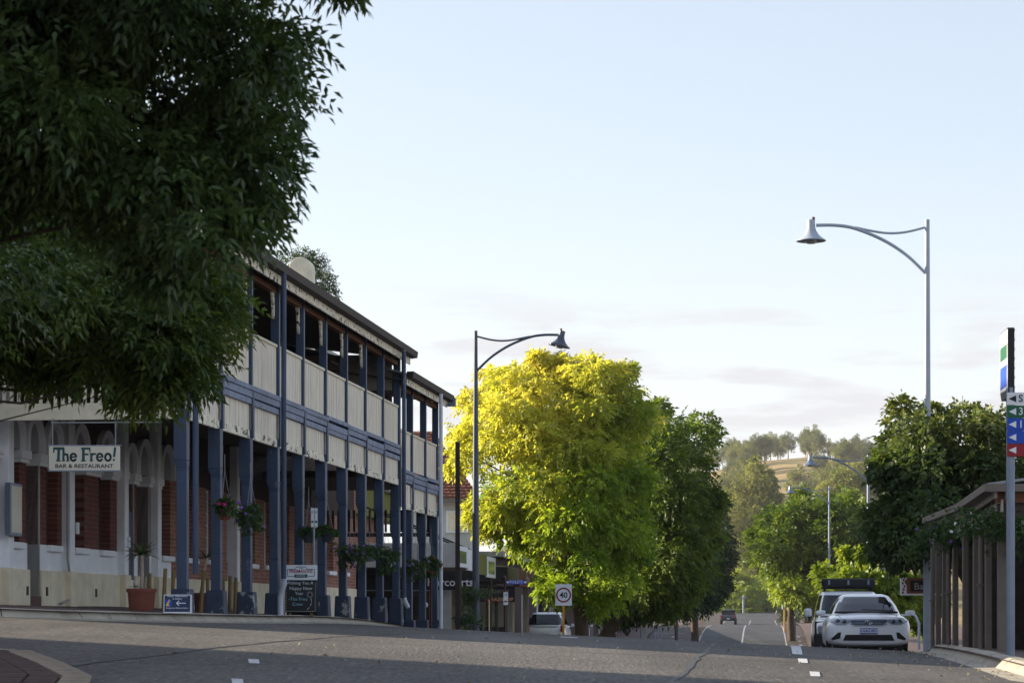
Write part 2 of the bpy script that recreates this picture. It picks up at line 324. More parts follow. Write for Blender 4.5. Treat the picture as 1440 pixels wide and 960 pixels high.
# ------------------------------------------------------------------ the setting: ground, road, pavements
def grid_obj(name, m, rows, z_off=0., zfn=None):
    """rows: list of rows of (X, D); height comes from the terrain"""
    A = np.array(rows, float); nr, nc = A.shape[:2]
    Z = ter(A[..., 0], A[..., 1]) + z_off
    v = np.dstack([A, Z]).reshape(-1, 3)
    f = [(r*nc+c, r*nc+c+1, (r+1)*nc+c+1, (r+1)*nc+c) for r in range(nr-1) for c in range(nc-1)]
    me = bpy.data.meshes.new(name); me.from_pydata(v.tolist(), [], f); me.polygons.foreach_set('use_smooth', [True]*len(f)); me.materials.append(m)
    o = bpy.data.objects.new(name, me); col.objects.link(o); return o
Dg = list(np.arange(-80, 60, 4)) + list(np.arange(60, 440, 10)) + list(np.arange(440, 1200, 25)) + list(np.arange(1200, 2300, 100))
Xg = list(np.arange(-1500, -500, 125)) + list(np.arange(-500, -40, 20)) + list(np.arange(-40, 60, 4)) + list(np.arange(60, 600, 20)) + list(np.arange(600, 1600, 125))
tag(grid_obj('ground', M['earth'], [[(x, d) for x in Xg] for d in Dg], -.10), kind='structure')
Dr = list(np.arange(-60, 60, .75)) + list(np.arange(60, 425, 2.5))
rows = []
for d in Dr:
    a, b = (-60, 60) if d <= 33.5 else (-9.9, 4.2)
    k = np.linspace(0, 1, 41) if d > 33.5 else np.concatenate([np.linspace(0, .4, 8)[:-1], np.linspace(.4, .58, 26), np.linspace(.58, 1, 9)[1:]])
    rows.append([(tw(a + (b - a) * q, d), d) for q in k])
tag(grid_obj('road', M['asphalt'], rows, 0.), kind='structure')
Df = np.arange(128, 420, 2.5)
tag(grid_obj('parking_shoulder', M['shoulder'], [[(tw(q, d), d) for q in np.linspace(-9.3, -4.8, 6)] for d in Df], .004), kind='structure')
tag(grid_obj('parking_shoulder', M['shoulder'], [[(tw(q, d), d) for q in np.linspace(2.0, 3.9, 4)] for d in Df], .004), kind='structure')
tag(grid_obj('driving_lane', M['asphalt_new'], [[(tw(q, d), d) for q in np.linspace(-4.8, 2.0, 8)] for d in np.arange(128, 420, 2.5)], .008), kind='structure')

def pavement(name, edge, far_fn, m, h=.12, n=10, kerb_w=.22):
    """edge: (X, D) along the kerb back; far_fn gives the far side of the paving"""
    rows = []
    for (x, d) in edge:
        fx, fd = far_fn(x, d); rows.append([(x + (fx-x)*q, d + (fd-d)*q) for q in np.linspace(0, 1, n)])
    return tag(grid_obj(name, m, rows, h), kind='structure')
def kerb(name, edge, inward, seg=1.2, parts=True):
    """a line of concrete kerb stones: child pieces of one kerb"""
    pts = []; E = [Vector(p) for p in edge]
    acc = [0]
    for a, b in zip(E[:-1], E[1:]): acc.append(acc[-1] + (b - a).length)
    def at(s):
        i = min(max(int(np.searchsorted(acc, s)) - 1, 0), len(E) - 2); u = (s - acc[i]) / (acc[i+1] - acc[i]); return E[i].lerp(E[i+1], u)
    n = int(acc[-1] // seg); root = empty(name, (E[0].x, E[0].y, gz(E[0].x, E[0].y))); tag(root, kind='structure')
    for k in range(n):
        mb = MB(); s0, s1 = k*seg + .008, (k+1)*seg - .008; sub = 3; sec = []
        for j in range(sub + 1):
            p = at(s0 + (s1-s0)*j/sub); q = at(min(s0 + (s1-s0)*j/sub + .05, acc[-1])); d = (q - p).normalized(); nn = Vector((-d.y, d.x)) * inward
            z = gz(p.x, p.y); jt = .004 * math.sin(k * 2.3)
            prof = [(-.32, -.05), (-.32, .012), (-.03, .018), (.06, .11 + jt), (.12, .135 + jt), (.26, .135 + jt), (.26, -.05)]
            sec.append([(p.x + nn.x*u, p.y + nn.y*u, z + h) for u, h in prof])
        i0 = len(mb.v); m_ = len(sec[0])
        for s_ in sec: mb.v += s_
        for j in range(sub):
            for a in range(m_):
                b = (a+1) % m_; mb.f.append((i0+j*m_+a, i0+j*m_+b, i0+(j+1)*m_+b, i0+(j+1)*m_+a))
        mb.f.append(tuple(range(m_))); mb.f.append(tuple(i0+sub*m_+a for a in reversed(range(m_))))
        mb.build('kerb_stone', M['concrete'], root, off=root.location)
# left side, in front of the hotel: the kerb rounds the corner into the side street
FV = (1150 - 720) / F                         # hotel front runs to photo column 1150
left_edge = [(-26, 35.9), (-15, 34.7), (-10, 33.8), (-7.6, 33.2), (-6.2, 33.7), (-5.3, 35.2)] + [(-9.35 + FV*d, d) for d in (38, 42, 46, 50, 54, 58)] + [(tw(-8.9, d), d) for d in (62, 70, 85, 100, 140, 180, 240, 320, 420)]
def dens(E, step=1.0):
    out = []
    for a, b in zip(E[:-1], E[1:]):
        n = max(1, int(math.hypot(b[0]-a[0], b[1]-a[1]) / step)); out += [(a[0]+(b[0]-a[0])*k/n, a[1]+(b[1]-a[1])*k/n) for k in range(n)]
    return out + [E[-1]]
LE = dens(left_edge, .8)
pavement('pavement', LE, lambda x, d: (x - 16, d + 9) if d < 60 else (x - 22, d), M['paver'], .118)
kerb('kerb', [p for p in LE if p[1] < 100], 1)
right_edge = [(tw(9, 21.5), 21.5), (tw(5.0, 22.2), 22.2), (tw(3.4, 23.2), 23.2), (tw(2.86, 25), 25)] + [(tw(2.82, d), d) for d in (28, 32, 36, 40)] + [(tw(2.95, 42), 42), (tw(3.3, 44), 44)] + [(tw(3.46, d), d) for d in (46, 55, 70, 100, 160, 240, 320, 420)]
RE = dens(right_edge, .8)
pavement('pavement', RE, lambda x, d: (x + 14, d), M['paver'], .118)
kerb('kerb', [p for p in RE if p[1] < 100], -1)
near_edge = [(-16, 25.0), (-9, 23.6), (-6.2, 22.3), (-4.75, 21.3)] + [tuple(map(float, hit(px, py))) for px, py in ((45, 923), (90, 940), (131, 960))] + [(-2.75, 15.5), (-2.6, 12), (-2.6, 4), (-2.6, -20)]
NE = dens(near_edge, .5)
M['joint'] = mat('dark_joint_sand', '#3a322f', .9, .2, 4)
ob = pavement('pavement', NE, lambda x, d: (x - 14, d - 4), M['joint'], .022)
root = empty('paver_edging', (NE[12][0], NE[12][1], gz(*NE[12]))); tag(root, kind='structure')
brick = None
acc = 0
EP = [Vector(p) for p in dens(near_edge, .04)]
px_ = 0.
vis = [(i, p) for i, p in enumerate(EP[:-1]) if 12 < p.y < 23.2 and p.x > -6.5]
last = None
for i, p in vis:
    if last is not None and (p - last).length < .122: continue
    last = p; d = (EP[i+1] - p).normalized(); nn = Vector((-d.y, d.x))
    if nn.dot(Vector((-1, -.3))) < 0: nn = -nn
    for row, (cn, ln) in enumerate(((.115, .215), (.345, .215), (.575, .215), (.805, .215), (1.035, .215))):
        c = p + nn * cn
        key = 'edge' if row == 0 else 'in'
        if brick is None:
            brick = {k: MB().box(-.0545, .0545, -.104, .104, -.04, .04).build('paver', M['paver_pale' if k == 'edge' else 'paver'], root, bevel=.006) for k in ('edge', 'in')}
            b = brick[key]
            b = inst(b, 'paver', root)
        else: b = inst(brick[key], 'paver', root)
        b.location = Vector((c.x, c.y, gz(c.x, c.y) + .012 + .004 * random.random())) - root.location
        b.rotation_euler = (0, 0, math.atan2(d.y, d.x) + random.uniform(-.02, .02))
for k in brick.values(): bpy.data.objects.remove(k)

# painted road markings: thin sheets following the road
def marking(name, pts_t, wd, zo=.012):
    rows = []
    for k, (t, d) in enumerate(pts_t): rows.append([(tw(t, d) - wd/2, d), (tw(t, d) + wd/2, d)])
    o = grid_obj(name, M['old_line'], rows, zo); return tag(o, kind='structure')
for (px, y0, y1, wpx) in ((1120, 908, 920, 14), (1129, 926, 932, 13), (1146, 944.5, 951, 14), (357, 927, 933, 15), (334, 955, 962, 16)):
    X0, D0 = hit(px - (y1-y0) * .12, y0); X1, D1 = hit(px + (y1-y0) * .12, y1)
    q = np.linspace(0, 1, 5); rows = [[(X1 + (X0-X1)*u - wpx/2/F*(D1+(D0-D1)*u), D1+(D0-D1)*u), (X1 + (X0-X1)*u + wpx/2/F*(D1+(D0-D1)*u), D1+(D0-D1)*u)] for u in q]
    tag(grid_obj('lane_marking', M['paint_line'], rows, .006), kind='structure')
X0, D0 = hit(800, 895.5); X1, D1 = hit(822, 892.2)
tag(grid_obj('lane_marking', M['paint_line'], [[(X0-.14, D0), (X0+.14, D0)], [(X1-.14, D1), (X1+.14, D1)]], .006), kind='structure')
dl = list(np.arange(130, 330, 3))
marking('edge_line', [(-4.75, d) for d in dl], .11); marking('edge_line', [(1.9, d) for d in dl], .11); marking('centre_line', [(-1.42, d) for d in dl], .12)
for d in (172, 178, 184, 190): 
    marking('bay_marking', [(-6.9, d), (-6.9, d+1.2)], .3); marking('bay_marking', [(2.95, d), (2.95, d+1.2)], .25)
for d in (176, 186, 196): marking('bay_marking', [(-7.4, d), (-7.4, d + .3)], 2.6)

# ------------------------------------------------------------------ the hotel with its two-storey verandah
D0h = 34000 / 893
hotel = empty('hotel_building', (-10 + FV*D0h, D0h, 0), math.atan2(.992, .1255), 'two-storey hotel with blue verandah posts and cream boarded balcony', 'building')
def sv(px, v): return ((10 + 1.008*v) * F / (1150 - px) - D0h - .1255*v) / .992        # along-front position of a photo column at depth v
def hz(s, v=0):                               # pavement height at hotel coordinates
    x = hotel.location.x + s*.1255 - v*.992; d = hotel.location.y + s*.992 + v*.1255; return gz(x, d) + .12
E0 = EYE
Z = lambda h: EYE + h                         # heights below are relative to the eye
posts1 = [sv(p, 0) for p in (257, 305, 348, 387, 423, 453, 482, 509, 534, 557)]
n1 = len(posts1); s_a, s_b = posts1[0], posts1[-1]
posts1 = [s_a + (s_b - s_a) * k / (n1-1) for k in range(n1)]
posts2 = [sv(p, 0) for p in (575, 594, 611)]
DROP = .52                                    # the far part of the verandah stands lower
def boards(name, s0, s1, z0, z1, v, m, wd=.105, th=.02):
    mb = MB(); n = max(2, int(round((s1-s0)/wd))); w_ = (s1-s0)/n
    for k in range(n):
        j = random.uniform(-.004, .004); mb.box(s0+k*w_+.004, s0+(k+1)*w_-.004, v+j, v+th+j, z0, z1)
    mb.box(s0, s1, v+th*.6, v+th*1.5, z0+.005, z1-.005)
    return mb.build(name, m, hotel)
def verandah(ps, dz, first):
    for i, s in enumerate(ps):
        g = hz(s, 0); zb = Z(.43 + dz)
        q = .082; mb = MB(); mb.box(s-q, s+q, -q, q, zb-.01, Z(2.33+dz))
        mb.hexa([(s-q,-q,Z(2.33+dz)), (s+q,-q,Z(2.33+dz)), (s+q,q,Z(2.33+dz)), (s-q,q,Z(2.33+dz)), (s-.10,-q-.004,Z(2.45+dz)), (s+.10,-q-.004,Z(2.45+dz)), (s+.10,.125,Z(2.45+dz)), (s-.10,.125,Z(2.45+dz))])
        mb.box(s-.10, s+.10, -q-.004, .125, Z(2.45+dz), Z(3.26+dz))
        for zz in (1.05, 2.30): mb.box(s-.09, s+.09, -.09, .09, Z(zz+dz)-.012, Z(zz+dz)+.012)
        po = mb.build('post', M['blue'], hotel, bevel=.012)
        b = MB(); b.hexa([(s-.165,-.165,g-.1), (s+.165,-.165,g-.1), (s+.165,.165,g-.1), (s-.165,.165,g-.1), (s-.145,-.145,zb), (s+.145,-.145,zb), (s+.145,.145,zb), (s-.145,.145,zb)])
        b.build('base', M['base_blue'], po, bevel=.025)
        up = MB(); up.box(s-.06, s+.06, -.125, -.085, Z(3.12+dz), Z(4.03+dz)); up.box(s-.05, s+.05, -.10, .06, Z(4.03+dz), Z(6.1+dz))
        up.build('upper_post', M['blue'], hotel, bevel=.006)
        if first and i < n1 - 2 or not first and False:   # sawn brackets in white
            for sg in (-1, 1):
                k = MB(); poly = [(.0, 0), (.20, 0), (.20, -.05), (.15, -.09), (.16, -.14), (.11, -.18), (.12, -.26), (.07, -.30), (.09, -.38), (.06, -.46), (0, -.50)]
                k.prism([(s + sg*(.062 + u), Z(5.93+dz) + q) for u, q in poly], -.02, .02, lambda a, b_, c: (a, c, b_)); k.build('bracket', M['peel'], hotel)
    for a, b in zip(ps[:-1], ps[1:]):
        boards('balustrade_panel', a+.065, b-.065, Z(4.06+dz), Z(4.93+dz), -.05, M['board'])
        MB().box(a+.06, b-.06, -.075, .02, Z(4.93+dz), Z(4.985+dz)).build('hand_rail', M['cream'], hotel, bevel=.01)
        boards('valance_panel', a+.065, b-.065, Z(3.255+dz), Z(3.70+dz), -.05, M['board'])
        MB().box(a+.06, b-.06, -.072, -.02, Z(3.10+dz), Z(3.25+dz)).build('valance_rail', M['peel'], hotel, bevel=.006)
        MB().box(a+.06, b-.06, -.06, .06, Z(5.93+dz), Z(6.03+dz)).build('upper_rail', M['wood'], hotel)
        for k, (z0, z1, v) in enumerate(((3.70, 3.805, -.10), (3.812, 3.935, -.115), (3.942, 4.03, -.135))):
            o = MB().box(a + .004 + .03*math.sin(7*a+k), b - .004 + .03*math.sin(7*b+k), v, .04, Z(z0+dz), Z(z1+dz)).build('fascia_board', M['beam_blue'], hotel, bevel=.008)
            o.rotation_euler = (0, random.uniform(-.002, .002), 0)
    a, b = ps[0] - .25, ps[-1] + .25
    mb = MB()                                  # eave board and gutter
    mb.box(a, b, -.30, -.27, Z(5.98+dz), Z(6.20+dz)); mb.build('eave_board', M['peel'], hotel)
    MB().prism([(-.305, 6.13), (-.45, 6.15), (-.47, 6.29), (-.305, 6.29)], a-.05, b+.12, lambda u, q, w_: (w_, u, Z(q+dz))).build('gutter', M['gutter'], hotel)
    MB().hexa([(a-.05,-.29,Z(6.22+dz)), (b+.1,-.29,Z(6.22+dz)), (b+.1,3.2,Z(7.1+dz)), (a-.05,3.2,Z(7.1+dz)), (a-.05,-.29,Z(6.26+dz)), (b+.1,-.29,Z(6.26+dz)), (b+.1,3.2,Z(7.15+dz)), (a-.05,3.2,Z(7.15+dz))]).build('verandah_roof', M['iron'], hotel)
    MB().hexa([(a,-.26,Z(6.08+dz)), (b,-.26,Z(6.08+dz)), (b,3.2,Z(6.55+dz)), (a,3.2,Z(6.55+dz)), (a,-.26,Z(6.11+dz)), (b,-.26,Z(6.11+dz)), (b,3.2,Z(6.58+dz)), (a,3.2,Z(6.58+dz))]).build('verandah_ceiling', M['dark_in'], hotel)
    MB().box(ps[0]-.1, ps[-1]+.1, .05, 3.2, Z(3.82+dz), Z(3.98+dz)).build('balcony_floor', M['dark_in'], hotel)
    for s in np.arange(ps[0], ps[-1], .55): pass
verandah(posts1, 0, True)
verandah([s_b + .02] + posts2, -DROP, False)
# end return of the verandah, facing the side street
mb = MB(); mb.box(s_a-.12, s_a-.06, .06, 3.2, Z(3.10), Z(3.36)); mb.build('end_fascia', M['cream'], hotel)
mb = MB(); 
for k in range(26): mb.box(s_a-.09, s_a-.06, .1+k*.12, .15+k*.12, Z(3.365), Z(3.95))
tag(mb.build('end_slats', M['cream'], hotel), kind='stuff'); MB().box(s_a-.12, s_a-.05, .06, 3.2, Z(3.96), Z(4.1)).build('end_rail', M['beam_blue'], hotel)
boards_end = MB()
for k in range(28): boards_end.box(s_a-.06, s_a-.04, .1+k*.11, .2+k*.11, Z(4.1), Z(4.95))
boards_end.build('balustrade_panel', M['board'], hotel)
# downpipes
for (px, v, z1, z0, m) in ((399, -.42, 6.15, 'g', 'blue'), (275, -.30, 3.9, 'g', 'blue'), (568, -.46, 6.15-.05, 'g', 'blue'), (620, -.46, 5.62, 'ground', 'white_pipe')):
    s = sv(px, v); g = hz(s, v); mb = MB(); base = g if z0 == 'ground' else g + .62
    mb.lathe([(.048, base), (.048, Z(z1))], 12, (s, v, 0)); p = mb.build('downpipe', M[m], hotel, smooth=True)
    if z0 == 'g' and px != 275:
        MB().tube([(s, v, base+.04), (s+.02, v, base-.05), (s+.16, v+.08, base-.2), (s+.18, v+.1, base-.3), (s+.18, v+.1, g)] if px == 399 else [(s, v, base+.04), (s+.02, v-.02, base-.04), (s+.2, v-.05, base-.16)], .055, 10).build('elbow', M['white_pipe'], p, smooth=True)
s = sv(570, -.44); MB().lathe([(.05, Z(5.55)), (.05, Z(6.15))], 10, (s, -.40, 0)).build('downpipe', M['white_pipe'], hotel, smooth=True)
MB().box(posts2[-1]+.30, posts2[-1]+.48, -.50, -.28, Z(5.50), Z(5.72)).build('rainwater_head', M['galv'], hotel)

# ground floor wall: piers, openings and trim
VW = 3.2
s_near, s_far = sv(-125, VW), posts2[-1] + 5.5
def wall_s(px): return sv(px, VW)
openings = [(18, 'window', .62), (45, 'door', .62), (73, 'window', .62), (110, 'window', .72), (147, 'window', .72), (181, 'board', .5), (200, 'door', .78), (232, 'window', .80)]
OP = [(wall_s(px), k, w_) for px, k, w_ in openings]
s_ = OP[-1][0] + 1.9
kinds = ['sash', 'sash', 'door', 'sash', 'sash', 'sash', 'door', 'sash', 'sash', 'sash']
for k in kinds:
    if s_ > s_far - 1: break
    OP.append((s_, k, .9)); s_ += 1.85
zg = lambda s: hz(s, VW) - .15
ZP, ZS, ZI, ZIT, ZT = Z(.78), Z(1.22), Z(2.55), Z(2.76), Z(3.82)
edges = [s_near] + [e for s, k, w_ in OP for e in (s - w_/2, s + w_/2)] + [s_far]
for i in range(0, len(edges), 2):              # piers between openings
    a, b = edges[i], edges[i+1]; late = a > OP[7][0] + .3
    MB().box(a, b, VW, VW+.35, ZS, ZI).build('brick_pier', M['pink_brick' if late else 'red_brick'], hotel)
    if not late:
        MB().box(a-.03, b+.03, VW-.05, VW+.36, ZI, ZI+.06).build('impost', M['white'], hotel); MB().box(a-.06, b+.06, VW-.09, VW+.36, ZI+.06, ZIT).build('impost', M['white'], hotel, bevel=.02)
    else: MB().box(a, b, VW, VW+.35, ZI, ZIT).build('brick_pier', M['pink_brick'], hotel)
    MB().box(a, b, VW-.02, VW+.35, ZP, ZS).build('dado', M['pink_brick' if late else 'white'], hotel)
    MB().box(a, b, VW-.08, VW+.35, zg(a), ZP).build('plinth', M['plinth'], hotel, bevel=.02)
    if not late and b - a > .3: MB().box((a+b)/2-.04, (a+b)/2+.04, VW-.095, VW-.07, Z(.35), Z(.50)).build('vent', M['rust'], hotel)
ub = MB()
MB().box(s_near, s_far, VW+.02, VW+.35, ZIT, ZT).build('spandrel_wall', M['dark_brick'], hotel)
for (s, k, w_) in OP:
    a, b = s - w_/2, s + w_/2; late = s > OP[7][0] + .3
    if not late:                               # round arch: rendered ring and grey infill standing proud
        r0, r1 = w_/2 + .02, w_/2 + .14; nseg = 14
        pts = [(r1*math.cos(math.pi*q/nseg), r1*math.sin(math.pi*q/nseg)) for q in range(nseg+1)] + [(r0*math.cos(math.pi*q/nseg), r0*math.sin(math.pi*q/nseg)) for q in range(nseg, -1, -1)]
        mb = MB()
        for q in range(nseg):
            mb.hexa([(s+pts[q][0], VW-.09, ZIT+.18+pts[q][1]), (s+pts[q+1][0], VW-.09, ZIT+.18+pts[q+1][1]), (s+pts[2*nseg-q][0], VW-.09, ZIT+.18+pts[2*nseg-q][1]), (s+pts[2*nseg+1-q][0], VW-.09, ZIT+.18+pts[2*nseg+1-q][1]),
                     (s+pts[q][0], VW+.03, ZIT+.18+pts[q][1]), (s+pts[q+1][0], VW+.03, ZIT+.18+pts[q+1][1]), (s+pts[2*nseg-q][0], VW+.03, ZIT+.18+pts[2*nseg-q][1]), (s+pts[2*nseg+1-q][0], VW+.03, ZIT+.18+pts[2*nseg+1-q][1])])
        for x in (-1, 1): mb.box(s+x*(r0+r1)/2-.06, s+x*(r0+r1)/2+.06, VW-.09, VW+.03, ZIT+.001, ZIT+.18)
        mb.build('arch', M['white'], hotel)
        q = [(r0*math.cos(math.pi*j/nseg), r0*math.sin(math.pi*j/nseg)) for j in range(nseg+1)]
        MB().prism([(s+r0, ZIT)] + [(s+u, ZIT+.18+w2) for u, w2 in q] + [(s-r0, ZIT)], VW-.01, VW+.03, lambda u, z, y: (u, y, z)).build('arch_infill', M['grey_render'], hotel)
    if k in ('window', 'sash'):
        f = MB(); g = .05
        f.box(a, a+g, VW+.18, VW+.25, ZS, ZIT); f.box(b-g, b, VW+.18, VW+.25, ZS, ZIT); f.box(a+g, b-g, VW+.18, VW+.25, ZIT-g, ZIT); f.box(a+g, b-g, VW+.18, VW+.25, ZS, ZS+g); f.box(a+g, b-g, VW+.19, VW+.24, (ZS+ZIT)/2-.02, (ZS+ZIT)/2+.02)
        if k == 'sash':
            for q in (1, 2): f.box(a+g+(b-a-2*g)*q/3-.01, a+g+(b-a-2*g)*q/3+.01, VW+.195, VW+.23, ZS+g, ZIT-g)
            for q in range(1, 6): f.box(a+g, b-g, VW+.197, VW+.228, ZS+(ZIT-ZS)*q/6-.01, ZS+(ZIT-ZS)*q/6+.01)
        wn = f.build('window', M['white' if k == 'sash' else 'dark_in'], hotel)
        MB().box(a+g, b-g, VW+.205, VW+.22, ZS+g, ZIT-g).build('pane', M['pale_glass' if k == 'sash' else 'glass'], wn)
        MB().box(a-.04, b+.04, VW-.10, VW+.18, ZS-.11, ZS).build('sill', M['white'], wn, bevel=.015)
        MB().box(a, b, VW-.02, VW+.35, ZP, ZS-.11).build('dado', M['pink_brick' if late else 'white'], hotel); MB().box(a, b, VW-.08, VW+.35, zg(a), ZP).build('plinth', M['plinth'], hotel)
    else:
        dr = MB().box(a, b, VW+.28, VW+.34, zg(s)+.15, ZIT).build('door', M['white' if k == 'board' else 'grey_render'], hotel)
        MB().box(b, b+.02, VW-.03, VW+.33, zg(s), ZI).build('door_jamb', M['jamb'], dr)
        if k == 'board': MB().box(a+.02, b-.02, VW+.0, VW+.02, Z(.72), Z(2.0)).build('poster_board', M['navy'], dr)
        else:
            MB().box(a, b, VW-.06, VW+.3, zg(s)-.1, zg(s)+.3).build('door_step', M['maroon'], dr); MB().box(b-.14, b-.10, VW+.25, VW+.28, Z(.95), Z(1.25)).build('door_handle', M['chrome'], dr)
        if k == 'board': MB().box(a, b, VW-.02, VW+.28, zg(s), Z(.7)).build('door_panel', M['white'], dr)
for px in (3, 90, 167, 214, 326, 392, 440):    # rendered pilasters
    s = wall_s(px); m_ = 'white'
    MB().box(s-.13, s+.13, VW-.16, VW+.1, ZP, ZT).build('pilaster', M[m_], hotel, bevel=.015)
    MB().box(s-.18, s+.18, VW-.20, VW+.1, zg(s), ZP).build('plinth', M['plinth'], hotel, bevel=.02)
s = wall_s(84); MB().tube([(s, VW-.14, ZT), (s, VW-.14, Z(1.0)), (s+.12, VW-.14, Z(.75)), (s+.12, VW-.14, Z(.3)), (s-.35, VW-.14, Z(.22))], .02, 8).build('wall_pipe', M['grey_render'], hotel, smooth=True)
s = wall_s(1.5); c = MB(); c.box(s-.28, s+.28, VW-.26, VW-.16, Z(1.30), Z(2.15)); c = c.build('menu_case', M['galv'], hotel, bevel=.01); MB().box(s-.24, s+.24, VW-.266, VW-.255, Z(1.35), Z(2.10)).build('menu_sheet', M['signcream'], c)
for px, z in ((95, 1.45), (168, 1.30)): 
    s = wall_s(px); MB().box(s-.05, s+.05, VW-.20, VW-.16, Z(z), Z(z+.2)).build('notice', M['signwhite'], hotel)
# end walls and upper storey
MB().box(s_near-.3, s_near, VW, 7.2, zg(s_near)-.3, Z(7.1)).build('end_wall', M['pink_brick'], hotel)
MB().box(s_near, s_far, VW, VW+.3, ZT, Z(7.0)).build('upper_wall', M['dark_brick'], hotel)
for k in range(8):
    s = s_a + 1.2 + k*2.6
    dr = MB().box(s-.45, s+.45, VW-.04, VW, Z(3.98), Z(6.0)).build('balcony_door', M['dark_in'], hotel); MB().box(s-.3, s+.3, VW-.05, VW-.04, Z(4.6), Z(5.8)).build('pane', M['glass'], dr)
MB().box(s_far, s_far+.3, VW, 7.2, zg(s_far)-.8, Z(7.0)).build('end_wall', M['pink_brick'], hotel)
MB().box(s_near-.3, s_far+.3, 6.9, 7.2, zg(s_near)-1.5, Z(7.0)).build('rear_wall', M['pink_brick'], hotel)
a, b = s_near-.4, s_far+.4
MB().prism([(3.1, 7.05), (7.4, 7.05), (7.4, 7.12), (5.2, 8.1), (3.1, 7.15)], a, b, lambda u, q, w_: (w_, u, Z(q))).build('main_roof', M['iron'], hotel)
MB().box(s_b-.03, s_b+.03, .1, VW, Z(3.98), Z(5.35)).build('end_partition', M['dark_brick'], hotel)
MB().box(s_b-.02, s_b+.02, .1, VW, Z(5.352), Z(6.2)).build('end_partition', M['ceiling'], hotel)
for px in (470, 495):
    s = sv(px, 1.4); MB().box(s-.4, s+.4, 1.385, 1.415, Z(5.96), Z(5.985)).build('tube_light', M['signwhite'], hotel)
# slatted screen at the far end of the ground-floor verandah
se = posts2[-1] + .05
for k in range(22): MB().box(se-.02, se+.02, .15+k*.14, .21+k*.14, Z(2.42-DROP+.3), Z(3.1-DROP+.2)).build('screen_slat', M['dark_in'], hotel)
MB().box(se-.04, se+.04, .1, VW, Z(2.40-DROP+.2), Z(2.5-DROP+.2)).build('screen_rail', M['dark_in'], hotel)
# chimney above the roof
c = P(424.5, 420, 62.0); root = empty('chimney', (c.x, c.y, Z(7.0)), math.atan2(.992, .1255))
prof = [(-.30, -0.6), (.30, -0.6), (.30, 1.75)] + [(.30*math.cos(math.pi*q/10), 1.75+.30*math.sin(math.pi*q/10)) for q in range(1, 10)] + [(-.30, 1.75)]
root.parent = hotel; root.matrix_parent_inverse = Matrix.Identity(4)
iv = hotel.matrix_basis.inverted() if False else None
bpy.data.objects.remove(root)
hm = Matrix.Translation(hotel.location) @ Matrix.Rotation(math.atan2(.992, .1255), 4, 'Z')
lc = hm.inverted() @ c
ch = MB().prism(prof, -.24, .24, lambda u, q, w_: (lc.x + w_, lc.y + u, Z(7.12) + q)).build('chimney', M['cream'], hotel, bevel=.02)
MB().box(lc.x-.40, lc.x-.24, lc.y-.1, lc.y+.30, Z(6.7), Z(8.62)).build('chimney_flue', M['cream'], ch, bevel=.03)

# hanging sign at the verandah end
c = P(119, 644, 37.6)
sg = empty('hanging_sign', c, 0, 'cream hanging sign reading The Freo! under the verandah end', 'sign')
MB().box(-.55, .55, -.03, .03, -.19, .19).build('board', M['signcream'], sg, bevel=.006)
fr = MB(); fr.box(-.57, .57, -.035, .035, .19, .205); fr.box(-.57, .57, -.035, .035, -.205, -.19); fr.build('frame', M['galv'], sg)
rd = MB()
for x in (-.5, .48): rd.tube([(x, 0, .2), (x, 0, .62)], .012, 6)
rd.tube([(-.52, 0, .55), (1.2, 0, .56)], .014, 6); rd.build('hanger', M['iron'], sg)
def letters(word, x0, y0, h):
    """slab-serif display letters: list of strokes"""
    out = []; x = x0; W = .035
    def ser(x, y, l=.034): out.append(([(x-l/1.5, y), (x+l/1.5, y)], .020))
    for ch in word:
        if ch == 'T': out.append(([(x, y0+h), (x+.19, y0+h)], .04)); out.append(([(x+.095, y0+h), (x+.085, y0)], .042)); ser(x+.085, y0, .06); out.append(([(x, y0+h), (x-.005, y0+h-.06)], .022)); out.append(([(x+.19, y0+h), (x+.195, y0+h-.05)], .022)); x += .165
        elif ch == 'F': out.append(([(x+.03, y0), (x+.03, y0+h)], .042)); out.append(([(x, y0+h), (x+.155, y0+h)], .032)); out.append(([(x+.03, y0+h*.52), (x+.12, y0+h*.52)], .028)); ser(x+.03, y0, .06); out.append(([(x+.155, y0+h), (x+.158, y0+h-.05)], .02)); x += .165
        elif ch == 'h': out.append(([(x+.02, y0), (x+.02, y0+h*.95)], .034)); out.append(([(x+.02, y0+h*.42), (x+.055, y0+h*.55), (x+.095, y0+h*.5), (x+.105, y0+h*.3), (x+.105, y0)], .03)); ser(x+.02, y0); ser(x+.105, y0); ser(x+.01, y0+h*.95, .025); x += .15
        elif ch in 'eo':
            r = h*.29; q = [(x+r+.01+r*math.cos(t), y0+r+r*math.sin(t)) for t in np.linspace(.1 if ch == 'e' else 0, 2*math.pi - (.6 if ch == 'e' else 0), 14)]
            out.append((q, .03))
            if ch == 'e': out.append(([(x+.012, y0+r), (x+2*r+.008, y0+r*1.1)], .022))
            x += 2*r + .05
        elif ch == 'r': out.append(([(x+.02, y0), (x+.02, y0+h*.58)], .034)); out.append(([(x+.02, y0+h*.4), (x+.06, y0+h*.56), (x+.10, y0+h*.55)], .028)); ser(x+.02, y0); ser(x+.01, y0+h*.57, .025); x += .12
        elif ch == '!': out.append(([(x+.045, y0+h*1.05), (x+.025, y0+h*.36)], .034)); out.append(([(x+.014, y0+.012), (x+.024, y0+.012)], .034)); x += .06
        elif ch == ' ': x += .07
    return out
ls = letters('The Freo!', -.47, -.04, .19)
xm = max(p[0] for l_, w_ in ls for p in l_); k_ = .95 / (xm + .47)
ls = [([((p[0]+.47)*k_ - .47, p[1]) for p in l_], w_) for l_, w_ in ls]
strokes(ls, .03, M['teal'], 'lettering', sg, (0, -.031, 0))
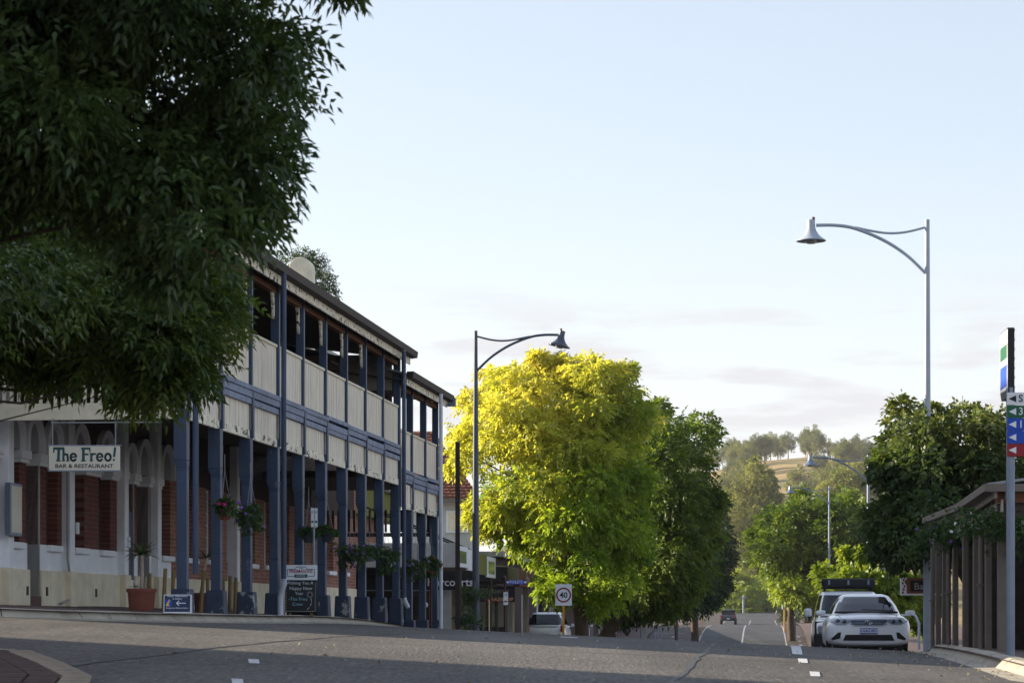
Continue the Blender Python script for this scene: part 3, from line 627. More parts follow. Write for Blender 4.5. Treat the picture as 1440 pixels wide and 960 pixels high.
text('BAR & RESTAURANT', .085, (0, -.032, -.125), M['ink'], sg, sx=1.16, bold=.0006)

# ------------------------------------------------------------------ leaves, plants and trees
def unit(a): return a / np.maximum(np.linalg.norm(a, axis=-1, keepdims=True), 1e-9)
def sprays(rng, C, A, Ln, pairs, ll, lw, droop=.25, up=None):
    """compound leaves: a twig at C along A with leaflets in pairs and one at the tip -> (n, 4, 3)"""
    n = len(C); S = unit(np.cross(A, rng.normal(size=(n, 3)) * .6 + np.array([0, 0, 1.0]))); Nn = np.cross(S, A); out = []
    Ls = Ln * rng.uniform(.7, 1.25, (n, 1)); zz = np.array([0, 0, 1.0])
    for k in range(2*pairs + 1):
        f = 1.0 if k == 2*pairs else (k//2 + .7) / (pairs + .5); side = 0 if k == 2*pairs else (1 if k % 2 else -1)
        p = C + A*Ls*f - zz*droop*f*f*Ls
        d = unit(A*(.75 if side else 1.) + S*side*.85 + rng.normal(size=(n, 3))*.22 - zz*droop*(.5+f))
        wv = unit(np.cross(d, Nn + rng.normal(size=(n, 3))*.35)); nl = np.cross(wv, d)
        l_ = ll*rng.uniform(.7, 1.2, (n, 1)); w_ = lw*rng.uniform(.8, 1.15, (n, 1))
        out.append(np.stack([p, p + d*l_*.42 + wv*w_*.5 + nl*w_*.18, p + d*l_ - zz*l_*.12, p + d*l_*.42 - wv*w_*.5 + nl*w_*.18], 1))
    return np.concatenate(out)
def leaf_obj(name, Q, m, parent, rng, off, cy_mix=None, tone=None):
    n = len(Q); me = bpy.data.meshes.new(name); v = (Q.reshape(-1, 3) - np.array(off)).astype(np.float32)
    me.vertices.add(4*n); me.vertices.foreach_set('co', v.ravel()); me.loops.add(4*n); me.loops.foreach_set('vertex_index', np.arange(4*n, dtype=np.int32))
    me.polygons.add(n); me.polygons.foreach_set('loop_start', np.arange(0, 4*n, 4, dtype=np.int32)); me.update(calc_edges=True)
    a = me.attributes.new('rnd', 'FLOAT', 'FACE'); r = rng.uniform(0, 1, n) if tone is None else np.clip(tone + rng.normal(0, .22, n), 0, 1); a.data.foreach_set('value', r.astype(np.float32))
    if cy_mix is not None:
        a = me.attributes.new('cy_mix', 'FLOAT', 'FACE'); a.data.foreach_set('value', np.clip(cy_mix, 0, 1).astype(np.float32))
    me.materials.append(m); o = bpy.data.objects.new(name, me); col.objects.link(o); o.parent = parent; return o
def cloud(rng, clumps, per, shell=.45, out_w=1.0, upb=.0, flat=.85):
    """clumps: (n, 4) centre and radius -> twig positions, directions, clump index"""
    c = np.repeat(clumps, per, 0); d = unit(rng.normal(size=(len(c), 3))); d[:, 2] *= flat
    r = shell + (1-shell)*rng.uniform(0, 1, (len(c), 1))**.6
    C = c[:, :3] + d*r*c[:, 3:4]; A = unit(d*out_w + rng.normal(size=(len(c), 3))*.45 + np.array([0, 0, upb]))
    return C, A, np.repeat(np.arange(len(clumps)), per)
def poly_clumps(rng, poly, D, thick, n, r0, r1, inset=.8):
    """clump centres filling an outline given in photo pixels, at distance D with real depth"""
    pg = np.array(poly, float); E2 = np.roll(pg, -1, 0) - pg; out = []; lo, hi = pg.min(0), pg.max(0); span = (hi-lo).min() / 2
    while len(out) < n:
        q = lo + rng.uniform(size=2)*(hi-lo)
        ins = False; m = len(pg); j = m-1
        for i in range(m):
            if (pg[i, 1] > q[1]) != (pg[j, 1] > q[1]) and q[0] < (pg[j, 0]-pg[i, 0])*(q[1]-pg[i, 1])/(pg[j, 1]-pg[i, 1]) + pg[i, 0]: ins = not ins
            j = i
        if not ins: continue
        u = np.clip(((q-pg)*E2).sum(1) / (E2**2).sum(1), 0, 1); dist = np.linalg.norm(pg + E2*u[:, None] - q, axis=1).min()
        r = rng.uniform(r0, r1); rp = r*F/D
        if dist < rp*inset: 
            if rng.uniform() > .35: continue
            r = max(dist/inset/F*D, r0*.35)
        th = thick*math.sqrt(min(1, dist/span*1.3)); dd = D + rng.uniform(-1, 1)*th
        p = P(q[0], q[1], D); out.append((p.x*dd/D, dd, EYE + (p.z-EYE)*dd/D, r))
    return np.array(out)
def limbs(base, fork, clumps, r_trunk, rng, every=1, lean=None, n=7):
    mb = MB(); base = Vector(base); fork = Vector(fork)
    mid = base.lerp(fork, .5) + Vector((rng.normal()*.1*r_trunk*3, rng.normal()*.1*r_trunk*3, 0))
    mb.tube([base - Vector((0, 0, .2)), base + Vector((0, 0, .15)), mid, fork], [r_trunk*1.45, r_trunk*1.1, r_trunk*.95, r_trunk*.75], 10)
    for c in clumps[::every]:
        e = Vector(c[:3]); a = fork.lerp(base, .25*rng.uniform()); m1 = a.lerp(e, .35) + Vector((rng.normal(), rng.normal(), abs(rng.normal())*1.2))*((e-a).length*.07); m2 = a.lerp(e, .7) + Vector(rng.normal(size=3))*((e-a).length*.05)
        q = r_trunk*rng.uniform(.22, .42); mb.tube([a, m1, m2, e], [q, q*.65, q*.4, q*.12], n)
    return mb
def tree(name, label, base, fork, clumps, per, spray, m, bark, r_trunk, seed, group=None, cy_mix=None, every=2, shell=.45, upb=0., tone=None, cat='tree', flat=.7):
    rng = np.random.default_rng(seed); base = Vector(base); root = empty(name, base, 0, label, cat, group)
    limbs(base, fork, clumps, r_trunk, rng, every).build('trunk', bark, root, smooth=True, off=base)
    C, A, idx = cloud(rng, clumps, per, shell, upb=upb, flat=flat)
    Q = sprays(rng, C, A, *spray); reps = len(Q)//len(C)
    tn = None if tone is None else np.tile(rng.uniform(*tone, len(clumps))[idx], reps)
    yv = None if cy_mix is None else np.tile(cy_mix(C, rng), reps)
    leaf_obj('crown', Q, m, root, rng, base, yv, tn); return root
LM = {}
LM['ash'] = leaf_mat('dark_ash_leaf', (.028, .056, .018), (.115, .17, .05), .32, rough=.33)
LM['ash2'] = leaf_mat('ash_leaf', (.035, .07, .015), (.15, .20, .035), .38)
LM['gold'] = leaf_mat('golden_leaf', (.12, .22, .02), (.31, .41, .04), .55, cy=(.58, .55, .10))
LM['green2'] = leaf_mat('fresh_green_leaf', (.058, .108, .02), (.18, .245, .04), .45)
LM['green'] = leaf_mat('mid_green_leaf', (.055, .105, .016), (.14, .21, .03), .42, cy=(.30, .28, .03))
LM['dark'] = leaf_mat('dark_green_leaf', (.020, .042, .016), (.045, .08, .024), .28)
LM['maple'] = leaf_mat('maple_leaf', (.034, .068, .022), (.09, .14, .045), .38, cy=(.20, .22, .05))
LM['lime'] = leaf_mat('lime_leaf', (.13, .20, .025), (.24, .30, .04), .45)
LM['gum'] = leaf_mat('gum_leaf', (.11, .14, .04), (.28, .29, .09), .4)
LM['gumfar'] = leaf_mat('grey_gum_leaf', (.10, .13, .06), (.20, .22, .10), .35)
LM['basket'] = leaf_mat('petunia_leaf', (.03, .07, .02), (.07, .13, .03), .3)
LM['strap'] = leaf_mat('strap_leaf', (.04, .075, .025), (.09, .12, .045), .25)
FL = {k: mat('petal_' + k, c, .6, .1, 20) for k, c in (('pink', '#c2267e'), ('mauve', '#8f57c0'), ('white', '#d9d2dc'), ('red', '#c01a34'), ('lilac', '#a58fd0'))}

# overhanging street trees at upper left (trunks stand on the near corner, out of view)
rng = np.random.default_rng(11)
A1 = [(-420, -420), (430, -420), (488, -60), (484, 10), (470, 80), (440, 125), (408, 185), (396, 250), (378, 305), (354, 328), (322, 350), (290, 375), (240, 400), (180, 395), (120, 345), (40, 300), (-60, 330), (-300, 380), (-500, 300)]
cl = poly_clumps(rng, A1, 12.5, 1.5, 230, .14, .32, .75)
ex = np.array([(x, y, z, .6) for x, y, z in zip(rng.uniform(-7, -2.3, 50), rng.uniform(9, 16.5, 50), rng.uniform(3.2, 6.4, 50))])
b0 = (-5.6, 12.0, gz(-5.6, 12.0) + .03)
tree('ash_tree', 'large dark leafy tree overhanging the upper left, nearest the camera', b0, (-5.3, 12.2, 3.0), np.concatenate([cl, ex]), 115, (.15, 3, .068, .024, .27), LM['ash'], M['bark'], .12, 21, 'street trees', every=6, shell=.2, upb=-.2, tone=(.1, .8))
A2 = [(-260, 230), (60, 270), (150, 315), (240, 375), (310, 385), (338, 415), (328, 480), (306, 520), (280, 562), (248, 580), (205, 574), (185, 562), (155, 545), (100, 528), (40, 518), (-40, 520), (-200, 520), (-320, 400)]
cl = poly_clumps(rng, A2, 22, 1.8, 170, .24, .45, .75)
ex = np.array([(x, y, z, .7) for x, y, z in zip(rng.uniform(-10, -5.6, 40), rng.uniform(17.5, 25, 40), rng.uniform(3.6, 6.5, 40))])
b0 = (-7.2, 20.5, gz(-7.2, 20.5) + .03)
tree('ash_tree', 'lighter green leafy tree hanging lower over the hotel sign at left', b0, (-7.0, 20.7, 3.0), np.concatenate([cl, ex]), 100, (.19, 3, .09, .032, .26), LM['ash2'], M['bark'], .08, 22, 'street trees', every=6, shell=.25, upb=-.15, tone=(.05, .9))

# golden street tree
G1 = [(640, 600), (650, 560), (672, 535), (690, 512), (722, 496), (752, 498), (776, 512), (800, 498), (832, 492), (862, 500), (893, 520), (915, 548), (920, 588), (905, 640), (912, 700), (905, 770), (890, 820), (875, 858), (845, 866), (800, 842), (770, 842), (735, 846), (762, 812), (752, 790), (715, 768), (675, 740), (648, 690), (636, 640)]
rng = np.random.default_rng(31)
cl = poly_clumps(rng, G1, 84, 4.2, 185, .45, .95, .7)
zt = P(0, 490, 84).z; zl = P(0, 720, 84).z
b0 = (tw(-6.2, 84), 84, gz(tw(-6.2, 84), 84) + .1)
tree('golden_tree', 'big golden yellow street tree lit from behind', b0, P(800, 730, 84), cl, 95, (.34, 3, .17, .085, .30), LM['gold'], M['bark'], .22, 32, flat=.5, upb=-.1, group='street trees', cy_mix=lambda C, r: (C[:, 2]-zl)/(zt-zl)*.85 - np.clip((C[:, 0] - 2.4)*.16, -.42, .8) + np.repeat(r.normal(0, .22, len(C)//95), 95) + r.normal(0, .1, len(C)), every=4, tone=(.1, .9))  # yellow new growth by height, with leaves yellower towards the left
G2 = [(868, 590), (900, 566), (930, 574), (960, 582), (975, 578), (1005, 590), (1012, 620), (998, 650), (1008, 690), (1000, 740), (1008, 790), (995, 830), (965, 850), (930, 868), (880, 868), (840, 862), (846, 800), (862, 720), (872, 650)]
cl = poly_clumps(rng, G2, 93, 4.0, 130, .5, 1.0, .7)
b0 = (tw(-6.2, 93), 93, gz(tw(-6.2, 93), 93) + .1)
tree('shade_tree', 'mid green street tree in shade right of the golden tree', b0, P(930, 760, 93), cl, 75, (.42, 3, .2, .10, .22), LM['green2'], M['bark'], .25, 33, 'street trees', every=4, tone=(0, .7))
# darker trees along the left pavement farther on
for k, (poly, D, lab) in enumerate((([(830, 850), (850, 800), (900, 770), (960, 760), (1005, 780), (1015, 820), (1005, 850), (960, 862), (900, 868), (840, 872)], 122, 'dark tree low behind the shade tree, above the left pavement'),
        ([(965, 760), (985, 715), (1010, 698), (1025, 730), (1028, 775), (1024, 815), (1018, 845), (990, 856), (965, 840), (958, 800)], 160, 'dark narrow tree beside the far speed sign'))):
    cl = poly_clumps(rng, poly, D, 4.5, 80, .6, 1.2); px = 860 if k == 0 else 978
    b = P(px, 870, D); b0 = (b.x, D, gz(b.x, D) + .1)
    tree('dark_tree', lab, b0, P(px, 800, D), cl, 48, (.5, 3, .26, .12, .2), LM['dark'], M['bark'], .25, 40+k, 'street trees', every=4, tone=(0, .6))
# right-hand side
R1 = [(1242, 700), (1228, 660), (1250, 625), (1248, 590), (1272, 556), (1296, 574), (1330, 582), (1352, 545), (1380, 560), (1402, 560), (1430, 590), (1475, 610), (1500, 680), (1480, 760), (1400, 745), (1330, 790), (1300, 812), (1262, 800), (1232, 775), (1222, 735)]
rng = np.random.default_rng(51)
cl = poly_clumps(rng, R1, 52.5, 2.6, 115, .18, .5, .55)
zt = P(0, 560, 52.5).z; b0 = (tw(5.6, 53), 53, gz(tw(5.6, 53), 53) + .1)
tree('maple_tree', 'dark green leafy tree behind the right-hand shop verandah', b0, P(1330, 760, 53), cl, 60, (.24, 2, .14, .085, .25), LM['maple'], M['bark'], .16, 52, 'street trees', cy_mix=lambda C, r: (C[:, 2]-zt+1.6)/2.0*.7 + r.normal(0, .12, len(C)), every=4, tone=(0, .9))  # leaf colour turns lighter and yellower towards the crown top
R2 = [(1150, 800), (1165, 785), (1200, 772), (1240, 785), (1290, 790), (1320, 800), (1320, 860), (1290, 885), (1240, 880), (1180, 860), (1150, 835)]
cl = poly_clumps(rng, R2, 71, 1.8, 70, .3, .6); b0 = (tw(4.6, 71), 71, gz(tw(4.6, 71), 71) + .1)
tree('street_shrub', 'yellow green bush behind the parked white cars', b0, P(1230, 860, 71), cl, 55, (.2, 2, .15, .09, .2), LM['lime'], M['bark'], .08, 53, every=3, cat='shrub', tone=(0, 1))
R3 = [(1055, 760), (1075, 720), (1110, 702), (1135, 690), (1170, 688), (1200, 694), (1235, 715), (1250, 760), (1240, 800), (1200, 815), (1160, 800), (1120, 812), (1080, 808), (1058, 790)]
cl = poly_clumps(rng, R3, 168, 6, 120, .7, 1.4); b0 = (tw(5.2, 168), 168, gz(tw(5.2, 168), 168) + .1)
zt = P(0, 690, 168).z
tree('street_tree', 'spreading green tree around the far right street lamps', b0, P(1165, 830, 168), cl, 55, (.6, 3, .32, .14, .2), LM['green'], M['bark'], .28, 54, 'street trees', cy_mix=lambda C, r: np.clip((C[:, 0]-23)*.12, 0, .8) + r.normal(0, .08, len(C)), every=4, tone=(0, .7))
for k, (poly, D, mm, lab) in enumerate((
        ([(1080, 800), (1100, 790), (1130, 800), (1148, 830), (1140, 850), (1110, 840), (1085, 825)], 185, 'lime', 'small bright lime tree under the spreading tree at right'),
        ([(1005, 868), (1015, 830), (1030, 812), (1050, 806), (1062, 830), (1064, 868)], 395, 'lime', 'bright green tree at the far end of the road, left'),
        ([(1060, 868), (1062, 830), (1080, 806), (1100, 812), (1112, 840), (1112, 868)], 405, 'lime', 'bright green tree at the far end of the road, right'),
        ([(1108, 868), (1104, 820), (1120, 795), (1150, 800), (1170, 840), (1165, 870)], 300, 'dark', 'dark tree low at the right of the far road'))):
    s_ = D/100; cl = poly_clumps(rng, poly, D, 2.2*s_, 45, .45*s_, .9*s_); px = np.mean([p[0] for p in poly]); b = P(px, 860, D)
    tree('distant_tree', lab, (b.x, D, gz(b.x, D)), P(px, 842, D), cl, 45, (.42*s_**.7, 2, .24*s_**.7, .12*s_**.7, .2), LM[mm], M['bark'], .15*s_, 60+k, 'trees at the end of the road', every=4, tone=(0, 1))
for k, (poly, D, lab) in enumerate((([(380, 410), (375, 370), (400, 352), (428, 350), (448, 362), (462, 385), (476, 400), (470, 420), (440, 430), (400, 430)], 92, 'dark fine-leaved tree behind the hotel chimney'),
        ([(775, 512), (779, 500), (788, 497), (797, 503), (799, 520), (795, 545), (778, 545)], 118, 'dark treetop peeping out above the golden tree'))):
    cl = poly_clumps(rng, poly, D, 2.0, 40 if k == 0 else 34, .35 if k == 0 else .12, .7 if k == 0 else .26); px = np.mean([p[0] for p in poly]); b = P(px, 860, D)
    tree('background_tree', lab, (b.x, D, gz(b.x, D)), P(px, max(p[1] for p in poly), D), cl, 45, (.28, 2, .14, .05, .3), LM['dark'], M['bark'], .2, 66+k, 'trees behind the buildings', every=2, tone=(0, 1))
# gum trees on the hill: three grown once, then copied
def gum(seed, h, mm, per):
    rng = np.random.default_rng(seed); cl = []
    while len(cl) < 54:
        d = rng.normal(size=3); d /= np.linalg.norm(d); f = rng.uniform(.45, 1)
        cl.append((d[0]*h*.30*f, d[1]*h*.30*f, h*(.56 + .37*d[2]*f), h*rng.uniform(.05, .09)))
    cl = np.array(cl); root = empty('gum_tree', (0, 0, 0))
    limbs((0, 0, 0), (0, 0, h*.38), cl, h*.022, rng, 1, n=5).build('trunk', M['pale_bark'], root)
    C, A, idx = cloud(rng, cl, per, .35); C[:, 2] += 0; Q = sprays(rng, C, A, h*.022, 2, h*.017, h*.009, .3); tn = np.tile(rng.uniform(0, .9, len(cl))[idx], len(Q)//len(C))
    leaf_obj('crown', Q, LM[mm], root, rng, (0, 0, 0), None, tn); return root
protos = [gum(71, 20, 'gum', 90), gum(72, 17, 'gum', 80), gum(73, 15, 'gumfar', 80)]
def put_gum(k, px, D, s, lab, grp='gum trees on the far hillside', top=None):
    X = (px-720)/F*D; r = copy_tree(protos[k]); z = gz(X, D)
    if top is not None: s = (P(px, top, D).z - z) / (20, 17, 15)[k]
    r.location = (X, D, z - .3); r.scale = (s, s, s); r.rotation_euler = (0, 0, random.uniform(0, 6)); tag(r, lab, 'tree', grp); return r
for k, (poly, D, px, lab) in enumerate((([(1003, 760), (1008, 715), (1022, 690), (1030, 660), (1046, 642), (1066, 642), (1082, 662), (1096, 695), (1098, 735), (1080, 770), (1040, 775)], 470, 1055, 'tallest pale gum tree standing in front of the hill'),
        ([(1150, 720), (1150, 680), (1175, 655), (1200, 648), (1235, 655), (1262, 680), (1270, 730), (1240, 760), (1180, 750)], 480, 1205, 'broad sunlit gum tree on the hillside behind the right street lamps'))):
    rg = np.random.default_rng(90+k); cl = poly_clumps(rg, poly, D, 6.5, 120, 1.2, 2.6, .7); b = P(px, 860, D)
    tree('gum_tree', lab, (b.x, D, gz(b.x, D)), P(px, max(p[1] for p in poly), D), cl, 80, (.7, 2, .42, .2, .3), LM['gum'], M['pale_bark'], .5, 92+k, 'gum trees on the far hillside', every=3, flat=.6, tone=(0, 1))
LB = 'gum tree growing on the wooded hillside'
rh = random.Random(5)
for (px, D, top) in ((1030, 520, 700), (1078, 510, 705), (1005, 540, 690), (1020, 450, 745), (1060, 445, 760), (1085, 455, 750), (1110, 520, 730), (1130, 480, 745), (1040, 425, 790), (1095, 430, 785), (1012, 430, 800), (1068, 420, 800), (1160, 470, 720), (1230, 520, 690), (1255, 500, 700), (980, 480, 735), (985, 560, 700), (960, 520, 740)):
    put_gum(rh.choice([0, 1, 1]), px, D, 1, LB, top=top)
for k in range(58):
    px = rh.choice([rh.uniform(940, 1078), rh.uniform(1050, 1140), rh.uniform(1140, 1340)]); D = rh.uniform(925, 1035) if not 1076 < px < 1146 else rh.uniform(985, 1045)
    put_gum(rh.choice([1, 2, 2]), px, D, rh.uniform(.5, .95), 'grey green gum tree on the skyline of the hill', 'gum trees on the skyline')
for k in range(95):
    px, D = rh.uniform(940, 1330), rh.uniform(560, 900)
    if 1084 < px < 1148 and D > 790: continue
    put_gum(rh.choice([1, 2, 2]), px, D, rh.uniform(.6, .95), LB)
for k in range(14): put_gum(rh.choice([0, 1, 2]), rh.uniform(640, 900), rh.uniform(450, 700), rh.uniform(.5, .8), LB)
for p in protos:
    for c in list(p.children): bpy.data.objects.remove(c)
    bpy.data.objects.remove(p)

# hanging flower baskets along the hotel posts
def flower_mesh(rng, pts, r):
    mb = MB()
    for p in pts:
        n = unit(rng.normal(size=3)); u = unit(np.cross(n, rng.normal(size=3))); w_ = np.cross(n, u); i = len(mb.v)
        mb.v += [tuple(p - n*r*.5)] + [tuple(p + (u*math.cos(a) + w_*math.sin(a))*r) for a in np.arange(6)*math.pi/3]
        mb.f += [(i, i+1+k, i+1+(k+1) % 6) for k in range(6)]
    return mb
def basket(loc, pot, r, spread, nflow, fcol, seed, label, trail=.0, squash=1., potr=.10, grp='hanging flower baskets on the hotel posts', chain=.9, ncl=15):
    rng = np.random.default_rng(seed); root = empty('hanging_basket', loc, 0, label, 'flower basket', grp)
    MB().lathe([(potr*.62, -.17), (potr*.75, -.165), (potr, -.01), (potr*1.08, -.01), (potr*1.08, .02), (potr*.95, .02)], 16).build('pot', M[pot], root, smooth=True)
    cl = [(*(rng.normal(size=2)*spread*.42), rng.uniform(-.03, .12)*squash, r*rng.uniform(.4, .65)) for k in range(ncl)]
    cl += [(*(rng.normal(size=2)*spread*.55), -rng.uniform(.1, 1)*trail, r*rng.uniform(.3, .5)) for k in range(int(trail*22))]
    cl = np.array(cl); C, A, idx = cloud(rng, cl, 26, .3); leaf_obj('foliage', sprays(rng, C, A, .05, 1, .055, .035, .3), LM['basket'], root, rng, (0, 0, 0))
    if nflow:
        q = cl[rng.integers(0, len(cl), nflow)]; d = unit(rng.normal(size=(nflow, 3)) + np.array([0, -.6, .2])); flower_mesh(rng, q[:, :3] + d*q[:, 3:4]*1.15, .032).build('flowers', FL[fcol], root)['kind'] = 'stuff'
    ch = MB(); 
    for a in (0, 2.1, 4.2): ch.tube([(potr*math.cos(a), potr*math.sin(a), .02), (0, 0, chain*.7)], .004, 4)
    ch.tube([(0, 0, chain*.7), (0, 0, chain)], .005, 4); ch.build('chain', M['iron'], root); return root
def onfront(px, py, v=-.28):
    s = sv(px, v); q = hm @ Vector((s, v, 0)); return P(px, py, q.y)
B = [(316, 708, 'terracotta', .13, .2, 9, 'pink', 'terracotta hanging pot with pink flowers, nearest along the hotel', .05, .11),
     (352, 716, 'grey_pot', .15, .24, 8, 'mauve', 'grey hanging pot with long trailing leaves on a blue post', .32, .12),
     (434, 742, 'dark_pot', .10, .15, 3, 'mauve', 'small dark hanging pot left of the narrow parking sign', .0, .12),
     (460, 742, 'dark_pot', .11, .2, 8, 'pink', 'dark hanging pot with pink flowers right of the parking sign', .0, .13),
     (494, 770, 'dark_pot', .25, .4, 12, 'mauve', 'largest round ball of hanging greenery on the hotel posts', .25, .14),
     (521, 770, 'grey_pot', .14, .25, 6, 'mauve', 'grey hanging pot just right of the big green ball', .0, .12),
     (543, 775, 'grey_pot', .15, .2, 2, 'white', 'pale hanging pot with leaves trailing around its tall post', .4, .13),
     (584, 790, 'grey_pot', .18, .3, 10, 'lilac', 'hanging basket with lilac flowers beside the red-flowered one', .25, .13),
     (606, 785, 'dark_pot', .2, .26, 14, 'red', 'hanging basket with red flowers above the thin maroon pole', .3, .12)]
for k, (px, py, pot, r, sp, nf, fc, lab, tr, pr) in enumerate(B): basket(onfront(px, py + 8), pot, r, sp, nf*2, fc, 80+k, lab, tr, potr=pr)

# planters, timber stakes and small signs on the hotel pavement
def pave(x, d): return gz(x, d) + .118
def strap_plant(root, at, n, ln, wd, seed, up=.5):
    rng = np.random.default_rng(seed); mb = MB()
    for k in range(n):
        a = rng.uniform(0, 6.28); el = rng.uniform(-.1, 1.35)*up + .25; d = np.array([math.cos(a)*math.cos(el), math.sin(a)*math.cos(el), math.sin(el)]); l_ = ln*rng.uniform(.7, 1.1); sd = unit(np.cross(d, [0, 0, 1.])); i = len(mb.v)
        for j, f in enumerate((0, .3, .65, 1)):
            p = np.array(at) + d*l_*f + np.array([0, 0, -.42*l_*f*f*(1.3-math.sin(el))]); w_ = wd*(.6, 1, .8, .05)[j]
            mb.v += [tuple(p - sd*w_/2), tuple(p + np.array([0, 0, -w_*.25])), tuple(p + sd*w_/2)]
        for j in range(3):
            q = i + j*3; mb.f += [(q, q+1, q+4, q+3), (q+1, q+2, q+5, q+4)]
    me = mb.build('leaves', LM['strap'], root); a = me.data.attributes.new('rnd', 'FLOAT', 'FACE'); a.data.foreach_set('value', rng.uniform(0, 1, len(me.data.polygons)).astype(np.float32)); return me
def at_front(px, v): s = sv(px, v); q = hm @ Vector((s, v, 0)); return q.x, q.y
x, d = at_front(199, .9); g = pave(x, d)
pl = empty('potted_plant', (x, d, g), 0, 'spiky strap-leaved plant in a wide terracotta planter by the doorway', 'potted plant')
MB().lathe([(.19, 0), (.20, .02), (.225, .30), (.245, .30), (.245, .36), (.215, .36), (.21, .30)], 24).build('pot', M['terracotta'], pl, smooth=True)
MB().lathe([(.21, .32), (.001, .33)], 16).build('soil', M['bark'], pl)
MB().tube([(0, 0, .3), (.01, 0, .6), (0, .01, .92)], [.035, .028, .03], 8).tube([(.05, .02, .3), (.07, .02, .55)], [.02, .015], 6).build('stem', M['pale_bark'], pl, smooth=True)
strap_plant(pl, (0, .01, .9), 46, .42, .035, 5); o = strap_plant(pl, (-.1, .02, .38), 12, .16, .02, 6)
x, d = at_front(281, .75); g = pave(x, d)
pl = empty('potted_plant', (x, d, g), 0, 'thin-stemmed plant in a dark red tub between the first two posts', 'potted plant')
MB().lathe([(.15, 0), (.18, .30), (.19, .30), (.19, .34), (.16, .34)], 18).build('pot', M['maroon'], pl, smooth=True)
MB().tube([(0, 0, .3), (.06, 0, .6), (.12, 0, .95)], [.02, .015, .014], 6).build('stem', M['pale_bark'], pl, smooth=True)
strap_plant(pl, (.12, 0, .95), 30, .30, .025, 7)
stakes = [(210, .95, .62, .02, 'short timber stake standing behind the terracotta planter'), (231, .55, .70, .05, 'leaning timber stake right of the terracotta planter'), (243, .6, .68, .03, 'timber stake just left of the first blue post'),
          (284, .5, .72, .08, 'leaning timber stake in front of the dark red tub'), (292, .95, .60, 0, 'timber stake half hidden behind the second blue post'), (314, .7, .62, 0, 'timber stake close on the right of the second blue post'), (323, .4, .66, .02, 'timber stake midway between second and third posts'), (331, .45, .64, .03, 'timber stake left of the third blue post')]
for k, (px, v, h, lean, lab) in enumerate(stakes):
    x, d = at_front(px, v); g = pave(x, d); o = MB().tube([(-lean*h*.5, 0, -.05), (lean*h*.5, 0, h)], [.036, .032], 9).build('timber_stake', M['timber'], None, smooth=True); o.location = (x, d, g); tag(o, lab, 'stake', 'timber stakes along the hotel front')
# visitor information board
x, d = at_front(249.5, -.42); g = pave(x, d); sg = empty('pavement_sign', (x, d, g), 0, 'small navy information board with white arrow on the kerb', 'sign')
def plate(root, w_, h, z, m, rim=None, th=.012, y=0, tilt=0, name='panel', bevel=.004):
    o = MB().box(-w_/2, w_/2, -th, th, -h/2, h/2).build(name, m, root, bevel=bevel); o.location = (0, y, z); o.rotation_euler = (tilt, 0, 0); return o
tl = R(-8)
plate(sg, .41, .28, .15, M['signwhite'], tilt=tl); p2 = plate(sg, .385, .25, .155, M['navy'], y=-.006, tilt=tl, name='face'); plate(sg, .41, .28, .15, M['signwhite'], y=.10, tilt=-tl)
text('Visitor Information', .038, (0, -.013, .11), M['signwhite'], p2, sx=1.05); text('& Gallery', .036, (0, -.013, .072), M['signwhite'], p2); text('Bridgetown Railway Station', .030, (0, -.013, -.068), M['signwhite'], p2, sx=.98)
o = MB().box(-.05, .05, -.002, .002, -.05, .05).build('symbol', M['signblue'], p2); o.location = (-.13, -.014, .005)
strokes([([(-.02, -.035), (.0, .015)], .03), ([(-.03, -.038), (.015, -.038)], .012), ([(.008, .038), (.014, .040)], .026)], .02, M['yellow'], 'symbol', p2, (-.13, -.017, .005))
strokes([([(-.06, 0), (.07, 0)], .012), ([(-.03, .033), (-.065, 0), (-.03, -.033)], .013)], .01, M['signwhite'], 'arrow', p2, (.055, -.013, .005))
# chalk board
x, d = at_front(423, -.40); g = pave(x, d); cb = empty('chalkboard_sign', (x, d, g), 0, 'black chalkboard with white hotel header wishing a happy new year', 'sign')
tl = R(-6); fr = MB(); fr.box(-.29, .29, -.015, .015, -.30, .30); f_ = fr.build('board', M['black'], cb, bevel=.005); f_.location = (0, 0, .36); f_.rotation_euler = (tl, 0, 0)
hd = MB().box(-.30, .30, -.018, .018, -.14, .14).build('header', M['signwhite'], cb, bevel=.005); hd.location = (.0, .045, .80); hd.rotation_euler = (tl, 0, 0)
lg = MB()
for xx in (-.2, .2): lg.box(xx-.025, xx+.025, -.01, .01, -.02, .12)
lg.build('leg', M['timber'], cb); bk = MB().box(-.29, .29, -.012, .012, -.46, .46).build('rear_board', M['black'], cb); bk.location = (0, .2, .46); bk.rotation_euler = (-tl*1.6, 0, 0)
text('FREEMASONS', .088, (0, -.02, .02), M['crimson'], hd, bold=.001, sx=.82); text('THE', .04, (0, -.02, .075), M['navy'], hd)
o = MB().box(-.12, .12, -.004, .004, -.03, .03).build('panel', M['teal'], hd); o.location = (0, -.02, -.065); text('HOTEL', .045, (0, -.026, -.065), M['signwhite'], hd, sx=1.2)
strokes([[(-.25, -.07), (-.25, .06), (-.12, .06), (-.08, .105), (.08, .105), (.12, .06), (.25, .06), (.25, -.07), (.13, -.07)], [(-.25, -.07), (-.13, -.07)]], .01, M['navy'], 'border', hd, (0, -.018, 0))
for k, (tx, zz, mm, sz, xx) in enumerate((('Wishing You A', .245, 'chalk', .082, -.02), ('Happy New', .145, 'chalk', .088, .0), ('Year', .05, 'chalk', .08, -.03), ('-The Freo', -.055, 'chalkblue', .088, -.05), ('Crew', -.15, 'chalkblue', .085, -.06))): text(tx, sz, (xx, -.018, zz), M[mm], f_, ext=.001)
